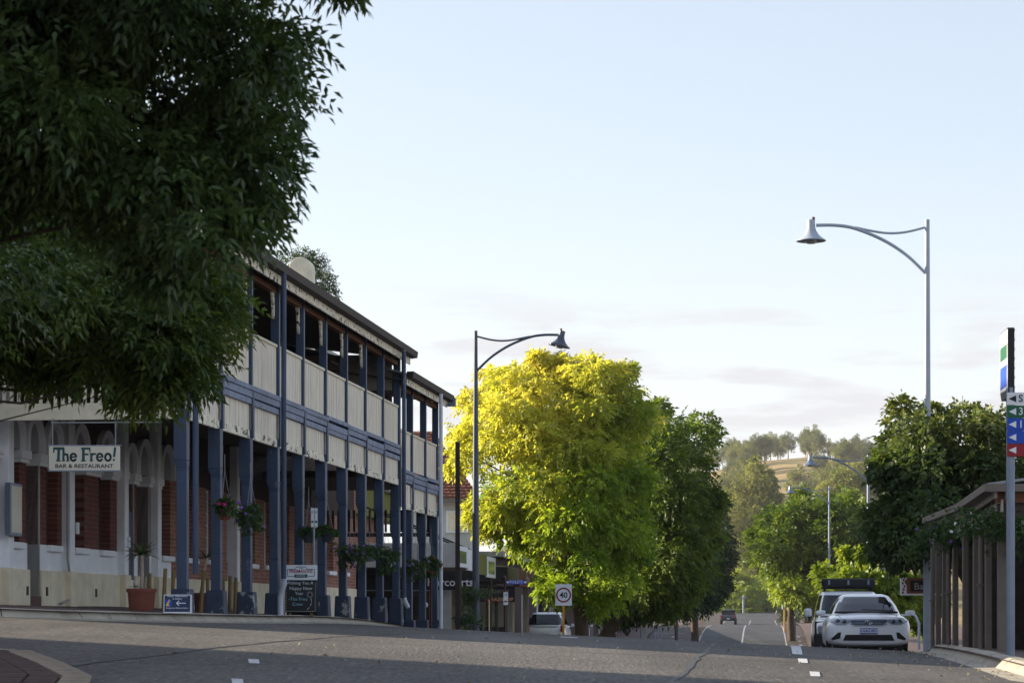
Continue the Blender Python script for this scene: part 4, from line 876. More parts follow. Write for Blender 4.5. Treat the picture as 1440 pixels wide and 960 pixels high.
dots = [[(math.cos(a)*.035+.17, math.sin(a)*.035+.03), (math.cos(a)*.06+.17, math.sin(a)*.06+.03)] for a in np.arange(8)*math.pi/4] + [[(.19, -.03), (.2, -.1)], [(.2, -.12), (.18, -.18)], [(.16, -.21), (.12, -.25)]]
dots += [[(xx, -.28), (xx+.015, -.28)] for xx in np.arange(-.26, .26, .04)] + [[(.27, z_), (.27, z_+.012)] for z_ in np.arange(-.28, .28, .035)] + [[(-.27, z_), (-.27, z_+.012)] for z_ in np.arange(-.28, .28, .05)]
strokes(dots, .008, M['chalk'], 'chalk_drawing', f_, (0, -.016, 0), ext=.001)
# narrow parking sign
x, d = at_front(441, -.45); g = pave(x, d); pk = empty('parking_sign', (x, d, g), 0, 'narrow white parking plates on a thin pole by the hotel', 'sign')
h = P(441, 714, d).z - g; MB().lathe([(.024, 0), (.024, h)], 10).build('pole', M['galv'], pk, smooth=True)
for xx, m_ in ((-.02, 'signwhite'), (.05, 'signwhite')):
    p_ = MB().box(xx-.028, xx+.028, -.035, -.027, h-.36, h).build('plate', M[m_], pk); text('2P', .05, (xx, -.037, h-.08), M['signgreen'], p_); MB().box(xx-.02, xx+.02, -.037, -.035, h-.28, h-.24).build('band', M['signgreen'], p_)

# ------------------------------------------------------------------ street lamps
def lamp(px, D, top_y, side, lab, arm=1.0, base_r=.085, tilt=0, mm='pole'):
    c = P(px, top_y, D); g = gz(c.x, D) + .12; H = c.z - g; root = empty('street_lamp', (c.x, D, g), 0, lab, 'street lamp', 'street lamps')
    MB().lathe([(.16, 0), (.16, .03), (base_r*1.05, .04), (base_r, H*.3), (base_r*.85, H*.55), (.05, H-.02), (.05, H)], 14).build('pole', M[mm], root, smooth=True)
    q = lambda pts: [(side*a*arm, 0, H + b) for a, b in pts]
    def crv(pts, n=6):
        P4 = [pts[0]] + pts + [pts[-1]]; out = []
        for i in range(1, len(P4)-2):
            for k in range(n):
                t = k/n; out.append(tuple(.5*((2*P4[i][j]) + (-P4[i-1][j]+P4[i+1][j])*t + (2*P4[i-1][j]-5*P4[i][j]+4*P4[i+1][j]-P4[i+2][j])*t*t + (-P4[i-1][j]+3*P4[i][j]-3*P4[i+1][j]+P4[i+2][j])*t**3) for j in (0, 1)))
        return out + [pts[-1]]
    MB().tube(q(crv([(.03, -1.16), (.45, -.76), (.96, -.43), (1.55, -.19), (1.97, -.12), (2.39, -.12)])), [.036]*31, 8).build('arm', M[mm], root, smooth=True)
    MB().tube(q(crv([(.03, -.16), (.5, -.27), (.95, -.28), (1.56, -.165)])), .026, 8).build('tie_rod', M[mm], root, smooth=True)
    hd = MB(); hd.lathe([(.045, .06), (.085, .055), (.09, -.10), (.11, -.17), (.17, -.27), (.25, -.34), (.32, -.385), (.32, -.40), (.22, -.385), (.12, -.32)], 24)
    ho = hd.build('lamp_head', M[mm], root, smooth=True); ho.location = (side*2.5*arm, 0, H-.06); ho.rotation_euler = (0, R(tilt)*side, 0)
    MB().lathe([(.001, -.46), (.10, -.45), (.13, -.38), (.13, -.33)], 16).build('lamp_glass', M['lens'], ho, smooth=True)
    MB().lathe([(.02, .05), (.035, .06), (.035, .11), (.02, .12)], 10, (.05*-side, 0, 0)).build('light_sensor', M['maroon'], ho, smooth=True); return root
M['sunlit_pole'] = mat('sunlit_lamp_paint', '#a3adba', .4, .06, 6)  # paler copy of the lamp paint: sunlight on the near lamp put into colour
lamp(1304, 52, 309, -1, 'tall near street lamp at the right, its arm reaching left', mm='sunlit_pole')
lamp(669, 70, 465, 1, 'street lamp at left with its arm in front of the golden tree', base_r=.10, tilt=12)
lamp(1221, 104, 639, -1, 'farther right street lamp seen in front of the hill', mm='galv')
lamp(1166, 155, 683, -1, 'smallest, farthest street lamp above the spreading tree', mm='galv')
lamp(952, 172, 780, 1, 'far grey lamp pole on the left pavement under the trees', mm='pole')
# basket on the left lamp
basket(P(668, 836, 69.6), 'grey_pot', .34, .5, 8, 'mauve', 120, 'big leafy basket fixed to the left street lamp pole', .4, potr=.16, grp='baskets on the left lamp', chain=.4)
basket(P(656, 872, 69.0), 'grey_pot', .26, .3, 6, 'mauve', 121, 'lower leafy basket beside the left street lamp pole', .2, potr=.14, grp='baskets on the left lamp', chain=.4)

# ------------------------------------------------------------------ poles and traffic signs
def pole_thing(name, px, D, top, r, m, lab, sq=False, cat='pole'):
    c = P(px, top, D); g = gz(c.x, D) + .12; root = empty(name, (c.x, D, g), 0, lab, cat); H = c.z - g; mb = MB()
    if sq: mb.box(-r, r, -r, r, 0, H)
    else: mb.lathe([(r, 0), (r, H)], 12)
    mb.build('pole', m, root, smooth=not sq); return root, H
rt, H = pole_thing('steel_post', 643.5, 63, 622, .06, M['rust'], 'tall square dark maroon steel post at the hotel end', True); MB().box(-.08, .08, -.08, .08, 0, .02).build('foot_plate', M['rust'], rt); MB().box(-.065, .065, -.065, .065, H, H+.02).build('cap', M['galv'], rt)
rt, H = pole_thing('basket_pole', 606, 61, 803, .028, M['maroon'], 'thin maroon pole below the red-flowered basket'); MB().lathe([(.05, H), (.05, H+.05), (.01, H+.09)], 10).build('cap', M['maroon'], rt)
rt, H = pole_thing('toilets_sign', 710, 72, 813, .03, M['maroon'], 'maroon pole with blue TOILETS finger sign and white parking plate', cat='sign')
k = 72/F; p_ = MB().box(.04, 30*k, -.012, .012, H-8*k, H-2.2*k).build('finger_board', M['signblue'], rt); text('TOILETS', 5.6*k, (15.5*k, -.014, H-5.1*k), M['signwhite'], p_, bold=.001, sx=.9); strokes([([(-.02, 0), (.03, 0)], .05)], .05, M['signwhite'], 'symbol', p_, (28.3*k, -.013, H-5.1*k)); strokes([([(-.02, 0), (.03, 0)], .05)], .05, M['signwhite'], 'symbol', p_, (4*k, -.013, H-5.1*k))
p_ = MB().box(-2*k, 4.5*k, -.045, -.033, H-37*k, H-19*k).build('parking_plate', M['signwhite'], rt); text('2P', 5*k, (1.2*k, -.047, H-23*k), M['signgreen'], p_); MB().box(-1.2*k, 3.7*k, -.048, -.045, H-33*k, H-31*k).build('band', M['signgreen'], p_)
MB().lathe([(.05, H), (.05, H+.04), (.015, H+.09)], 10).build('cap', M['maroon'], rt)
def speed_sign(px, D, y0, y1, wpx, num, lab, foot):
    c = P(px, (y0+y1)/2, D); g = gz(c.x, D) + .1; k = D/F; root = empty('speed_sign', (c.x, D, g), 0, lab, 'sign', 'speed signs'); zc = c.z - g
    MB().box(-.03, .03, -.02, .02, 0, zc).build('post', M['yellow_post'], root)
    w_, h = wpx*k, (y1-y0)*k; f_ = MB().box(-w_/2, w_/2, -.035, -.022, zc-h/2, zc+h/2).build('face', M['signwhite'], root, bevel=.004); r = w_*.46
    ring = MB(); n = 28; zz = zc
    for i in range(n):
        a, b = 2*math.pi*i/n, 2*math.pi*(i+1)/n; q = lambda t, rr, y: (rr*math.cos(t), y, zz+rr*math.sin(t))
        ring.hexa([q(a, r*.8, -.036), q(b, r*.8, -.036), q(b, r*.8, -.042), q(a, r*.8, -.042), q(a, r, -.036), q(b, r, -.036), q(b, r, -.042), q(a, r, -.042)])
    ring.build('red_ring', M['signred'], f_); text(num, r*1.06, (0, -.038, zc-.01), M['ink'], f_, bold=.004, sx=1.0); return root
speed_sign(792.5, 66, 821, 851, 23, '40', 'white 40 speed sign on a yellow post before the golden tree', 0)
speed_sign(987, 190, 844, 857, 10, '50', 'tiny far 50 speed sign on a yellow post, left of the road', 0)
# direction sign post at right edge
D = 30.6; c = P(1421, 927, D); g = gz(c.x, D) + .118; H = P(0, 545, D).z - g; k = D/F
ds = empty('direction_sign', (c.x, D, g), 0, 'grey post with stacked white, green, blue and red direction blades', 'sign')
MB().lathe([(.055, 0), (.055, H)], 14).box(-.02, .02, -.062, -.05, 0, H).build('post', M['galv'], ds, smooth=True)
for i, (m_, tx, tm) in enumerate((('signwhite', 'S', 'ink'), ('signgreen', '31', 'signwhite'), ('signblue', '1', 'signwhite'), ('signblue', '', 'signwhite'), ('signred', '', 'signwhite'))):
    z1 = P(0, 552.5 + 18*i, D).z - g; z0 = P(0, 570 + 18*i, D).z - g
    b = MB().box(-6.5*k, 95*k, -.085, -.065, z0, z1).build('blade', M[m_], ds, bevel=.003); zc = (z0+z1)/2
    o = MB().prism([(-4.5*k, zc), (6*k, zc+4.8*k), (6*k, zc-4.8*k)], -.089, -.085, lambda u, q, y: (u, y, q)).build('arrow', M[tm], b)
    if tx: text(tx, 14.5*k, (9*k, -.087, zc), M[tm], b, bold=.0008, align='LEFT')
tp = MB().prism([(0, 0), (0, .86), (.03, .88), (.75, .88), (.75, .10), (.65, 0)], -.04, .04, lambda u, q, y: (y, u, q)).build('top_panel', M['black'], ds); tp.location = (.0, -.05, H-.12); tp.rotation_euler = (0, 0, R(-4))
fc = MB().box(-.047, -.041, .02, .72, .1, .86).build('panel_face', M['signwhite'], tp)
for j, (m_, z0, z1) in enumerate((('signgreen', .5, .68), ('signblue', .14, .42))): MB().box(-.05, -.0475, .06, .68, z0, z1).build('panel_band', M[m_], fc)
for z_ in np.arange(.12, .86, .12): MB().box(.041, .055, .05, .7, z_, z_+.02).build('rail', M['galv'], tp)

# ------------------------------------------------------------------ shops on the left beyond the hotel
def wroot(name, x, d, lab, cat='building'): return empty(name, (x, d, 0), math.atan2(1, VPX) - math.pi/2, lab, cat)
def pxs(px, t): return t*F/(px - 1070)                 # distance of a photo column on a line parallel to the street
# first shop: awning with upright panels, dark name board below
Da, Db = 70.4, 80.6; ta = -8.85
sh = wroot('shop_building', 0, 0, 'shop beyond the hotel with panelled white awning and dark name board')
sh.rotation_euler = (0, 0, 0)
X = tw(ta, Da); gg = gz(X, Da)
def q4(Da_, Db_, t0, t1, z0, z1):                      # block parallel to the street
    return [(tw(t0, Da_), Da_, z0), (tw(t1, Da_), Da_, z0), (tw(t1, Db_), Db_, z0), (tw(t0, Db_), Db_, z0), (tw(t0, Da_), Da_, z1), (tw(t1, Da_), Da_, z1), (tw(t1, Db_), Db_, z1), (tw(t0, Db_), Db_, z1)]
def blk(name, m, root, Da_, Db_, t0, t1, z0, z1, bevel=0): return MB().hexa(q4(Da_, Db_, t0, t1, z0, z1)).build(name, m, root, bevel=bevel)
zb, zt = P(0, 797, Da).z, P(0, 763, Da).z
blk('awning_fascia', M['plaster'], sh, Da, Da+.06, -12.6, ta, zb, zt); blk('awning_roof', M['iron'], sh, Da+.06, Db, -12.6, ta-.08, zb+.1, zb+.2)
for a, b in ((0, .24), (.25, .49), (.50, .74), (.75, .99)):
    blk('fascia_panel', M['signwhite'] if a not in (.5,) else M['olive'], sh, Da + .1 + (Db-Da)*a, Da + .1 + (Db-Da)*b, ta-.05, ta+.01, zb+.02 - a*.25, zt-.06 - a*.18, .01)
for a, b in ((.03, .2), (.78, .95)): blk('picture', M['pale_glass'], sh, Da + .1 + (Db-Da)*a, Da + .1 + (Db-Da)*b, ta+.012, ta+.02, zb+.15 - a*.25, zt-.2 - a*.18)
for f in (.25, .7): blk('fascia_strip', M['grey_render'], sh, Da-.012, Da, -12.6 + 3.7*f, -12.6 + 3.7*f + .06, zb, zt)
blk('wall', M['pink_brick'], sh, Da+.2, Db, -20, -12.6, gg-2.0, zt+1.0); blk('parapet', M['olive'], sh, Da+.5, Db+2, -20, -12.3, zt+1.0, zt+1.9); blk('parapet_cap', M['purple'], sh, Da+.4, Db+2, -20, -12.2, zt+1.9, zt+2.0)
blk('shop_front', M['black'], sh, Da+.3, Db-.5, -12.6, -12.4, gg-1.5, zb+.1)
nb_ = blk('name_board', M['black'], sh, Da+1.0, Da+1.08, -12.2, ta-.02, P(0, 829, Da+1).z, P(0, 808, Da+1).z)
text('Harcourts', .33, (P(600.5, 818, Da+1).x, Da+.99, P(0, 818.5, Da+1).z), M['signwhite'], nb_, bold=.004, align='LEFT')
blk('board_edge', M['galv'], sh, Da+1.0, Da+1.1, -12.2, ta-.25, P(0, 830.2, Da+1).z, P(0, 829, Da+1).z)
blk('entry_wall', M['dark_in'], sh, Da+4.0, Da+4.1, -12.4, -10.2, gg-1.5, zb); blk('display_panel', M['plaster'], sh, Da+1.4, Da+1.45, -9.8, -9.2, gg-1.2, P(0, 808, Da+1).z)
for px, py, m_ in ((629, 855, 'yellow'), (614, 856, 'terracotta'), (598, 850, 'signwhite')):
    c = P(px, py, Da+3.6); MB().lathe([(.001, -.10), (.07, -.06), (.09, 0), (.07, .06), (.001, .1)], 10, (c.x, c.y, c.z)).build('window_ornament', M[m_], sh, smooth=True)
for f in (.1, .5, .9):
    d = Da + (Db-Da)*f; MB().tube([(tw(ta-.05, d), d, zb), (tw(ta-.05, d), d, gz(tw(ta-.05, d), d))], .05, 8).build('awning_post', M['rust'], sh, smooth=True)
for f in (.35, .62): 
    d = Da + (Db-Da)*f; MB().tube([(tw(-12.3, d), d, zt+1.3), (tw(ta-.2, d), d, zt-.1)], .03, 6).build('stay_rod', M['rust'], sh)
# second shop: dark awning with copper panel, purple bakery board
Dc, Dd = 84.3, 94.0; sh = wroot('shop_building', 0, 0, 'bakery shop with dark box awning and purple sign under the golden tree'); sh.rotation_euler = (0, 0, 0)
zb, zt = P(0, 818, Dc).z, P(0, 796.5, Dc).z; gg = gz(tw(ta, Dc), Dc)
blk('awning_box', M['black'], sh, Dc, Dc+4.0, -13.0, ta, zb, zt, .01); blk('awning_panel', M['taupe'], sh, Dc+.1, Dc+4.0, ta, ta+.03, zb+.02, zt-.01)
blk('copper_panel', M['terracotta'], sh, Dc+4.02, Dd, ta-.2, ta+.04, zb-.1, zt+.02, .01); blk('awning_roof', M['iron'], sh, Dc+.1, Dd, -12.9, ta-.25, zt+.001, zt+.06)
c = P(741, 806, 90.5); MB().lathe([(.12, -.2), (.12, -.05), (.05, .02), (.05, .1), (.02, .2)], 10, (tw(ta, 90.5)+.06, 90.5, (zb+zt)/2)).build('emblem', M['taupe_light'], sh, smooth=True)
blk('wall', M['plaster'], sh, Dc+.6, Dd, -20, -12.5, gg-1.5, zt+.6)
blk('hanging_board', M['purple'], sh, Dc+.8, Dc+.88, -9.98, -8.66, P(0, 846, Dc+.8).z, P(0, 824, Dc+.8).z); blk('red_band', M['signred'], sh, Dc+.78, Dc+.80, -9.7, -8.72, P(0, 845.5, Dc+.8).z, P(0, 839, Dc+.8).z)
text('BAKESHOP', .155, (P(704, 842, Dc+.8).x, Dc+.77, P(0, 842.4, Dc+.8).z), M['signcream'], sh, bold=.002, sx=1.15); text('Mulberry', .25, (P(697, 832, Dc+.8).x, Dc+.79, P(0, 830.5, Dc+.8).z), M['taupe_light'], sh)
for i, t in enumerate((-11.15, -10.8, -10.45, -10.1, -9.75)): blk('front_pilaster', M['plaster'], sh, 92.8, 93.0, t, t+.22, gg-1.8, zb)
blk('side_wall', M['plinth'], sh, 93.0, 93.2, -12.5, -9.5, gg-1.8, zb)
blk('shop_window', M['pale_glass'], sh, Dc+1.3, Dc+7.5, -12.5, -12.42, gg-1.0, zb); blk('corner_column', M['taupe_light'], sh, Dd-.6, Dd-.4, ta-.35, ta-.15, gg-2, zb)
for t in (-11.0, -10.5, -10.0): blk('rubbish_bin', M['dark_pot'], sh, 92.0, 92.4, t, t+.34, gg-1.3, P(0, 881, 92).z, .03)
bw = empty('brick_building', (0, 0, 0), 0, 'dark brick building behind the trunk of the golden tree', 'building')
gg = gz(tw(-11, 100), 100); blk('wall', M['dark_brick'], bw, 95, 128, -22, -10.4, gg-1.5, gg+3.6); blk('roof', M['iron'], bw, 94.7, 128.3, -22.3, -10.1, gg+3.6, gg+3.8)
for k in range(4): w_ = blk('window', M['white'], bw, 98+k*7, 100+k*7, -10.40, -10.33, gg+.5, gg+2.2); blk('pane', M['glass'], w_, 98.1+k*7, 99.9+k*7, -10.33, -10.31, gg+.6, gg+2.1)
rb = empty('row_shade_block', (0, 0, 0), 0, 'long low brick block added for shade, half hidden behind the dark trees at left', 'building')  # added block that keeps the sun off the far left pavement
gg = gz(tw(-11, 160), 160); blk('wall', M['dark_brick'], rb, 129, 215, -22, -11.6, gg-2, gg+3.4); blk('roof', M['iron'], rb, 128.7, 215.3, -22.3, -11.2, gg+3.4, gg+3.6)
for k in range(8): w_ = blk('window', M['white'], rb, 133+k*10, 136+k*10, -11.6, -11.53, gg+.4, gg+2.1); blk('pane', M['glass'], w_, 133.1+k*10, 135.9+k*10, -11.53, -11.51, gg+.5, gg+2.0)
# house with tiled roof behind the shops
hs = empty('tiled_house', (0, 0, 0), 0, 'pale upper-storey house with dark terracotta tiled hip roof behind the shops', 'building')
Dh = 100.; ze = P(0, 700, Dh).z
xl, xr = P(560, 0, Dh).x, P(674, 0, Dh).x
MB().box(xl+.3, xr-.4, Dh+.5, Dh+9, gz(xl, Dh)-.5, ze).build('wall', M['plaster'], hs)
MB().box(xl, xr, Dh, Dh+.12, ze-.18, ze+.02).build('gutter', M['taupe'], hs)
xp, zp = P(604, 0, Dh).x, P(0, 608, Dh+5).z
MB().hexa([(xl, Dh, ze), (xr, Dh, ze), (xr, Dh+10, ze), (xl, Dh+10, ze), (xp-2.2, Dh+4.9, zp), (xp, Dh+4.9, zp), (xp, Dh+5.1, zp), (xp-2.2, Dh+5.1, zp)]).build('roof', M['tile'], hs)
tl_ = MB(); nr = 22
for r in range(nr):
    f0, f1 = r/nr, (r+1.25)/nr; a0 = Vector((xl, Dh, ze)).lerp(Vector((xp-2.2, Dh+4.9, zp)), f0); b0_ = Vector((xr, Dh, ze)).lerp(Vector((xp, Dh+4.9, zp)), f0); a1 = Vector((xl, Dh, ze)).lerp(Vector((xp-2.2, Dh+4.9, zp)), f1); b1_ = Vector((xr, Dh, ze)).lerp(Vector((xp, Dh+4.9, zp)), f1)
    n = max(2, int((b0_.x-a0.x)/.27))
    for j in range(n):
        u0, u1 = j/n, (j+1)/n; o_ = .05 + .02*((j*7+r*3) % 3)/3
        tl_.hexa([a0.lerp(b0_, u0) + Vector((.01, -.03, .02)), a0.lerp(b0_, u1) + Vector((-.01, -.03, .02)), a1.lerp(b1_, u1) + Vector((-.01, 0, .01)), a1.lerp(b1_, u0) + Vector((.01, 0, .01)),
                  a0.lerp(b0_, u0) + Vector((.01, -.03, .02+o_)), a0.lerp(b0_, u1) + Vector((-.01, -.03, .05+o_)), a1.lerp(b1_, u1) + Vector((-.01, 0, .03)), a1.lerp(b1_, u0) + Vector((.01, 0, .02))])
tag(tl_.build('roof_tiles', M['tile'], hs), kind='stuff')
w_ = MB(); x0, x1 = P(627, 0, Dh).x, P(668, 0, Dh).x; z0, z1 = P(0, 748, Dh).z, P(0, 717, Dh).z
w_.box(x0, x1, Dh+.42, Dh+.5, z0, z1); wn = w_.build('window', M['signwhite'], hs); MB().box(x0+.08, x1-.08, Dh+.40, Dh+.42, z0+.08, z1-.08).build('blind', M['cream'], wn)
# unseen block added to shade the near corner
nb = empty('corner_shade_block', (0, 0, 0), 0, 'unseen tall block added left of the view to shade the near corner', 'building')
MB().box(-75, -37, 20, 36.4, -1, 15).build('wall', M['plaster'], nb); MB().box(-75.3, -36.7, 19.7, 36.7, 15, 15.3).build('parapet', M['cream'], nb)
for k in range(6): wn = MB().box(-37.0, -36.9, 21+k*2.5, 22.4+k*2.5, 2, 4.5).build('window', M['glass'], nb)

# ------------------------------------------------------------------ shop verandah on the right
rs = empty('verandah_shop', (0, 0, 0), 0, 'low shop with wavy-edged verandah roof and closely spaced brown posts', 'building')
tp_ = 3.62; ds_ = [12240/(px-1070) for px in (1318, 1327, 1342, 1356, 1371, 1388, 1407)]
gut = lambda d: EYE + np.interp(d, [35.2, 37.8, 40.4, 43.8, 47.8, 50.5], [1.92, 1.89, 1.865, 1.91, 1.965, 2.0])
for k, d in enumerate(ds_):
    x = tw(tp_, d); g = pave(x, d) - .1; w_ = .05 if k < 6 else .062
    MB().box(x-w_, x+w_, d-w_, d+w_, g, gut(d)-.06).build('post', M['taupe'], rs, bevel=.008)
for px in (1311.5, 1334, 1379.5):
    d = 12000/(px-1070); x = tw(12000/3400, d); g = pave(x, d)
    p_ = MB().lathe([(.045, g), (.045, gut(d)-.5)], 12, (x, d, 0)).build('downpipe', M['taupe'], rs, smooth=True)
    MB().lathe([(.06, gut(d)-.5), (.06, gut(d)-.27), (.04, gut(d)-.24), (.04, gut(d)-.06)], 12, (x, d, 0)).build('pipe_head', M['taupe_light'], p_, smooth=True)
    MB().box(x-.06, x+.06, d-.06, d+.06, g+1.0, g+1.03).build('pipe_bracket', M['taupe'], p_)
dd = np.linspace(35.2, 48.6, 24)
def strip(name, m, t0, t1, z0, z1, root):              # a long strip that follows the uneven eave
    mb = MB()
    for a, b in zip(dd[:-1], dd[1:]): mb.hexa([(tw(t0, a), a, gut(a)+z0), (tw(t1, a), a, gut(a)+z0), (tw(t1, b), b, gut(b)+z0), (tw(t0, b), b, gut(b)+z0), (tw(t0, a), a, gut(a)+z1), (tw(t1, a), a, gut(a)+z1), (tw(t1, b), b, gut(b)+z1), (tw(t0, b), b, gut(b)+z1)])
    return mb.build(name, m, root)
strip('gutter', M['taupe'], 3.24, 3.38, -.11, 0, rs); strip('fascia', M['taupe_light'], 3.40, 3.44, -.2, -.03, rs); strip('valance', M['taupe_light'], 3.50, 3.53, -.40, -.22, rs); strip('beam', M['taupe'], 3.55, 3.70, -.22, -.06, rs)
mb = MB()
for a, b in zip(dd[:-1], dd[1:]): mb.hexa([(tw(3.3, a), a, gut(a)-.02), (tw(7.5, a), a, gut(a)+.55), (tw(7.5, b), b, gut(b)+.55), (tw(3.3, b), b, gut(b)-.02), (tw(3.3, a), a, gut(a)+.02), (tw(7.5, a), a, gut(a)+.60), (tw(7.5, b), b, gut(b)+.60), (tw(3.3, b), b, gut(b)+.02)])
mb.build('roof', M['iron'], rs)
z_ = float(gut(35.2)); x0 = tw(3.24, 35.2)
MB().box(x0, x0+6, 35.06, 35.2, z_-.11, z_).build('gutter', M['taupe'], rs); MB().box(x0+.2, x0+6, 35.3, 35.36, z_-.26, z_-.115).build('fascia', M['wood'], rs); MB().box(x0+.25, x0+6, 35.4, 35.5, z_-.5, z_-.27).build('beam', M['dark_in'], rs)
gg = pave(tw(6, 40), 40)
blk('wall', M['dark_in'], rs, 36.2, 50, 6.3, 6.5, gg-.5, z_+.2); blk('wall', M['dark_in'], rs, 49.5, 49.7, 4.2, 6.3, gg-.8, z_+.2)
for a in (37.5, 41, 44.5): w_ = blk('window', M['white'], rs, a, a+1.6, 6.24, 6.3, gg+.7, gg+2.0); blk('pane', M['glass'], w_, a+.1, a+1.5, 6.22, 6.24, gg+.8, gg+1.9)
for k, (d, t, m_) in enumerate(((36.6, 4.35, 'signwhite'), (36.9, 4.7, 'plaster'))): x = tw(t, d); MB().box(x-.22, x+.22, d, d+.05, pave(x, d)+.45, pave(x, d)+1.75).build('notice_panel', M[m_], rs)
for px, py, r, n, fc, lab, tr in ((1340, 752, .36, 18, 'mauve', 'wide trailing basket with mauve flowers on the right-hand verandah', .35), (1394, 738, .40, 4, 'white', 'big leafy basket at the near end of the right-hand verandah', .3)):
    basket(P(px, py, 11900/(px-1070) if px < 1390 else 35.9), 'dark_pot', r, r*1.9, n*3, fc, int(px), lab, tr, grp='baskets on the right-hand verandah', chain=.4, ncl=45)
# small signs behind the car
def lightbox(px0, px1, y0, y1, D, lab, name='shop_sign'):
    a, b = P(px0, y1, D), P(px1, y0, D); root = empty(name, ((a.x+b.x)/2, D, a.z), 0, lab, 'sign'); return root, b.x-a.x, b.z-a.z
rt, w_, h = lightbox(1243, 1286, 777, 801, 56, 'grey light box sign hanging beside the maple tree'); MB().box(-w_/2, w_/2, -.12, .12, 0, h).build('box', M['dark_in'], rt, bevel=.01); MB().box(-w_/2-.01, -w_/2+.25, -.14, .14, -.01, h+.01).build('end_panel', M['taupe_light'], rt, bevel=.01); MB().box(-w_/2-.04, -w_/2-.012, -.14, .14, 0, h).build('edge', M['signwhite'], rt); MB().tube([(0, 0, h), (0, 0, h+.8), (1.2, 0, h+.8)], .03, 6).build('bracket', M['taupe'], rt)
rt, w_, h = lightbox(1266, 1325, 812, 836.5, 55, 'brown framed black sign reading Barb hanging right of the white car'); MB().box(-w_/2, w_/2, -.04, .04, 0, h).build('board', M['signwhite'], rt, bevel=.005); MB().box(-w_/2+.14, w_/2, -.05, -.04, .04, h).build('frame', M['wood'], rt); MB().box(-w_/2+.22, w_/2-.05, -.056, -.05, .09, h-.06).build('face', M['black'], rt); text('Barb', .22, (-w_/2+.30, -.058, h*.5), M['taupe_light'], rt, align='LEFT')
for j in range(5): MB().box(-w_/2+.03+.02*(j % 3), -w_/2+.07+.02*(j % 3), -.044, -.04, .04+j*.07, .09+j*.07).build('flower_print', M['crimson'], rt)
MB().tube([(0, 0, h), (0, 0, h+.9)], .02, 6).build('bracket', M['taupe'], rt)
c = P(1291, 905, 50); rl = empty('hand_rail', (c.x, 50, pave(c.x, 50)), 0, 'short white bent handrail by the kerb right of the car', 'rail'); MB().tube([(.02, 0, 0), (.02, 0, .55), (-.03, .1, .7), (-.09, .3, .75)], .028, 8).build('rail_tube', M['white_pipe'], rl, smooth=True)
# low street furniture along the left pavement in the distance
def slab_thing(name, px, D, y0, y1, wpx, m, lab, cat, th=.1):
    a = P(px, y1, D); g = gz(a.x, D) + .1; h = max(P(px, y0, D).z - g, .3); r = empty(name, (a.x, D, g), 0, lab, cat); w_ = wpx*D/F
    MB().box(-w_/2, w_/2, -th, th, 0, h, top=.01).build('body', m, r, bevel=.02); MB().box(-w_/2-.02, w_/2+.02, -th-.02, th+.02, h, h+.05).build('top', m, r, bevel=.01); return r
slab_thing('timber_bollard', 901, 128, 869, 888, 1.6, M['timber'], 'pale timber bollard on the left pavement under the dark tree', 'bollard', .06)
slab_thing('planter_box', 905, 120, 886, 896, 9, M['grey_render'], 'grey planter box at the kerb below the dark tree', 'planter', .3)
slab_thing('utility_box', 1116, 190, 870, 880, 6, M['grey_pot'], 'grey utility box on the right pavement far away', 'utility box', .3)
for k, px in enumerate((921, 926, 930)): slab_thing('bollard', px, 150, 873, 883, 1.6, M['galv'], ('left', 'middle', 'right')[k] + ' one of three grey bollards under the far left trees', 'bollard', .05)
for k, (px, lab) in enumerate(((1103, 'yellow sign post at the far right kerb, left one'), (1114, 'yellow sign post at the far right kerb, right one'))):
    rt, H = pole_thing('sign_post', px, 195, 850, .05, M['yellow_post'], lab, cat='sign'); MB().box(-.35, .35, -.04, -.02, H-.35, H+.1).build('plate', M['grey_pot'], rt)
rt, H = pole_thing('maroon_pole', 950, 168, 850, .06, M['maroon'], 'maroon parking pole on the left pavement far away'); MB().box(-.12, .12, -.08, -.07, H-.4, H).build('plate', M['signwhite'], rt)
rt, H = pole_thing('power_pole', 1045.5, 380, 837, .15, M['galv'], 'pale power pole at the end of the road')
MB().box(-.6, .6, -.06, .06, H-.4, H-.25).build('cross_arm', M['galv'], rt)

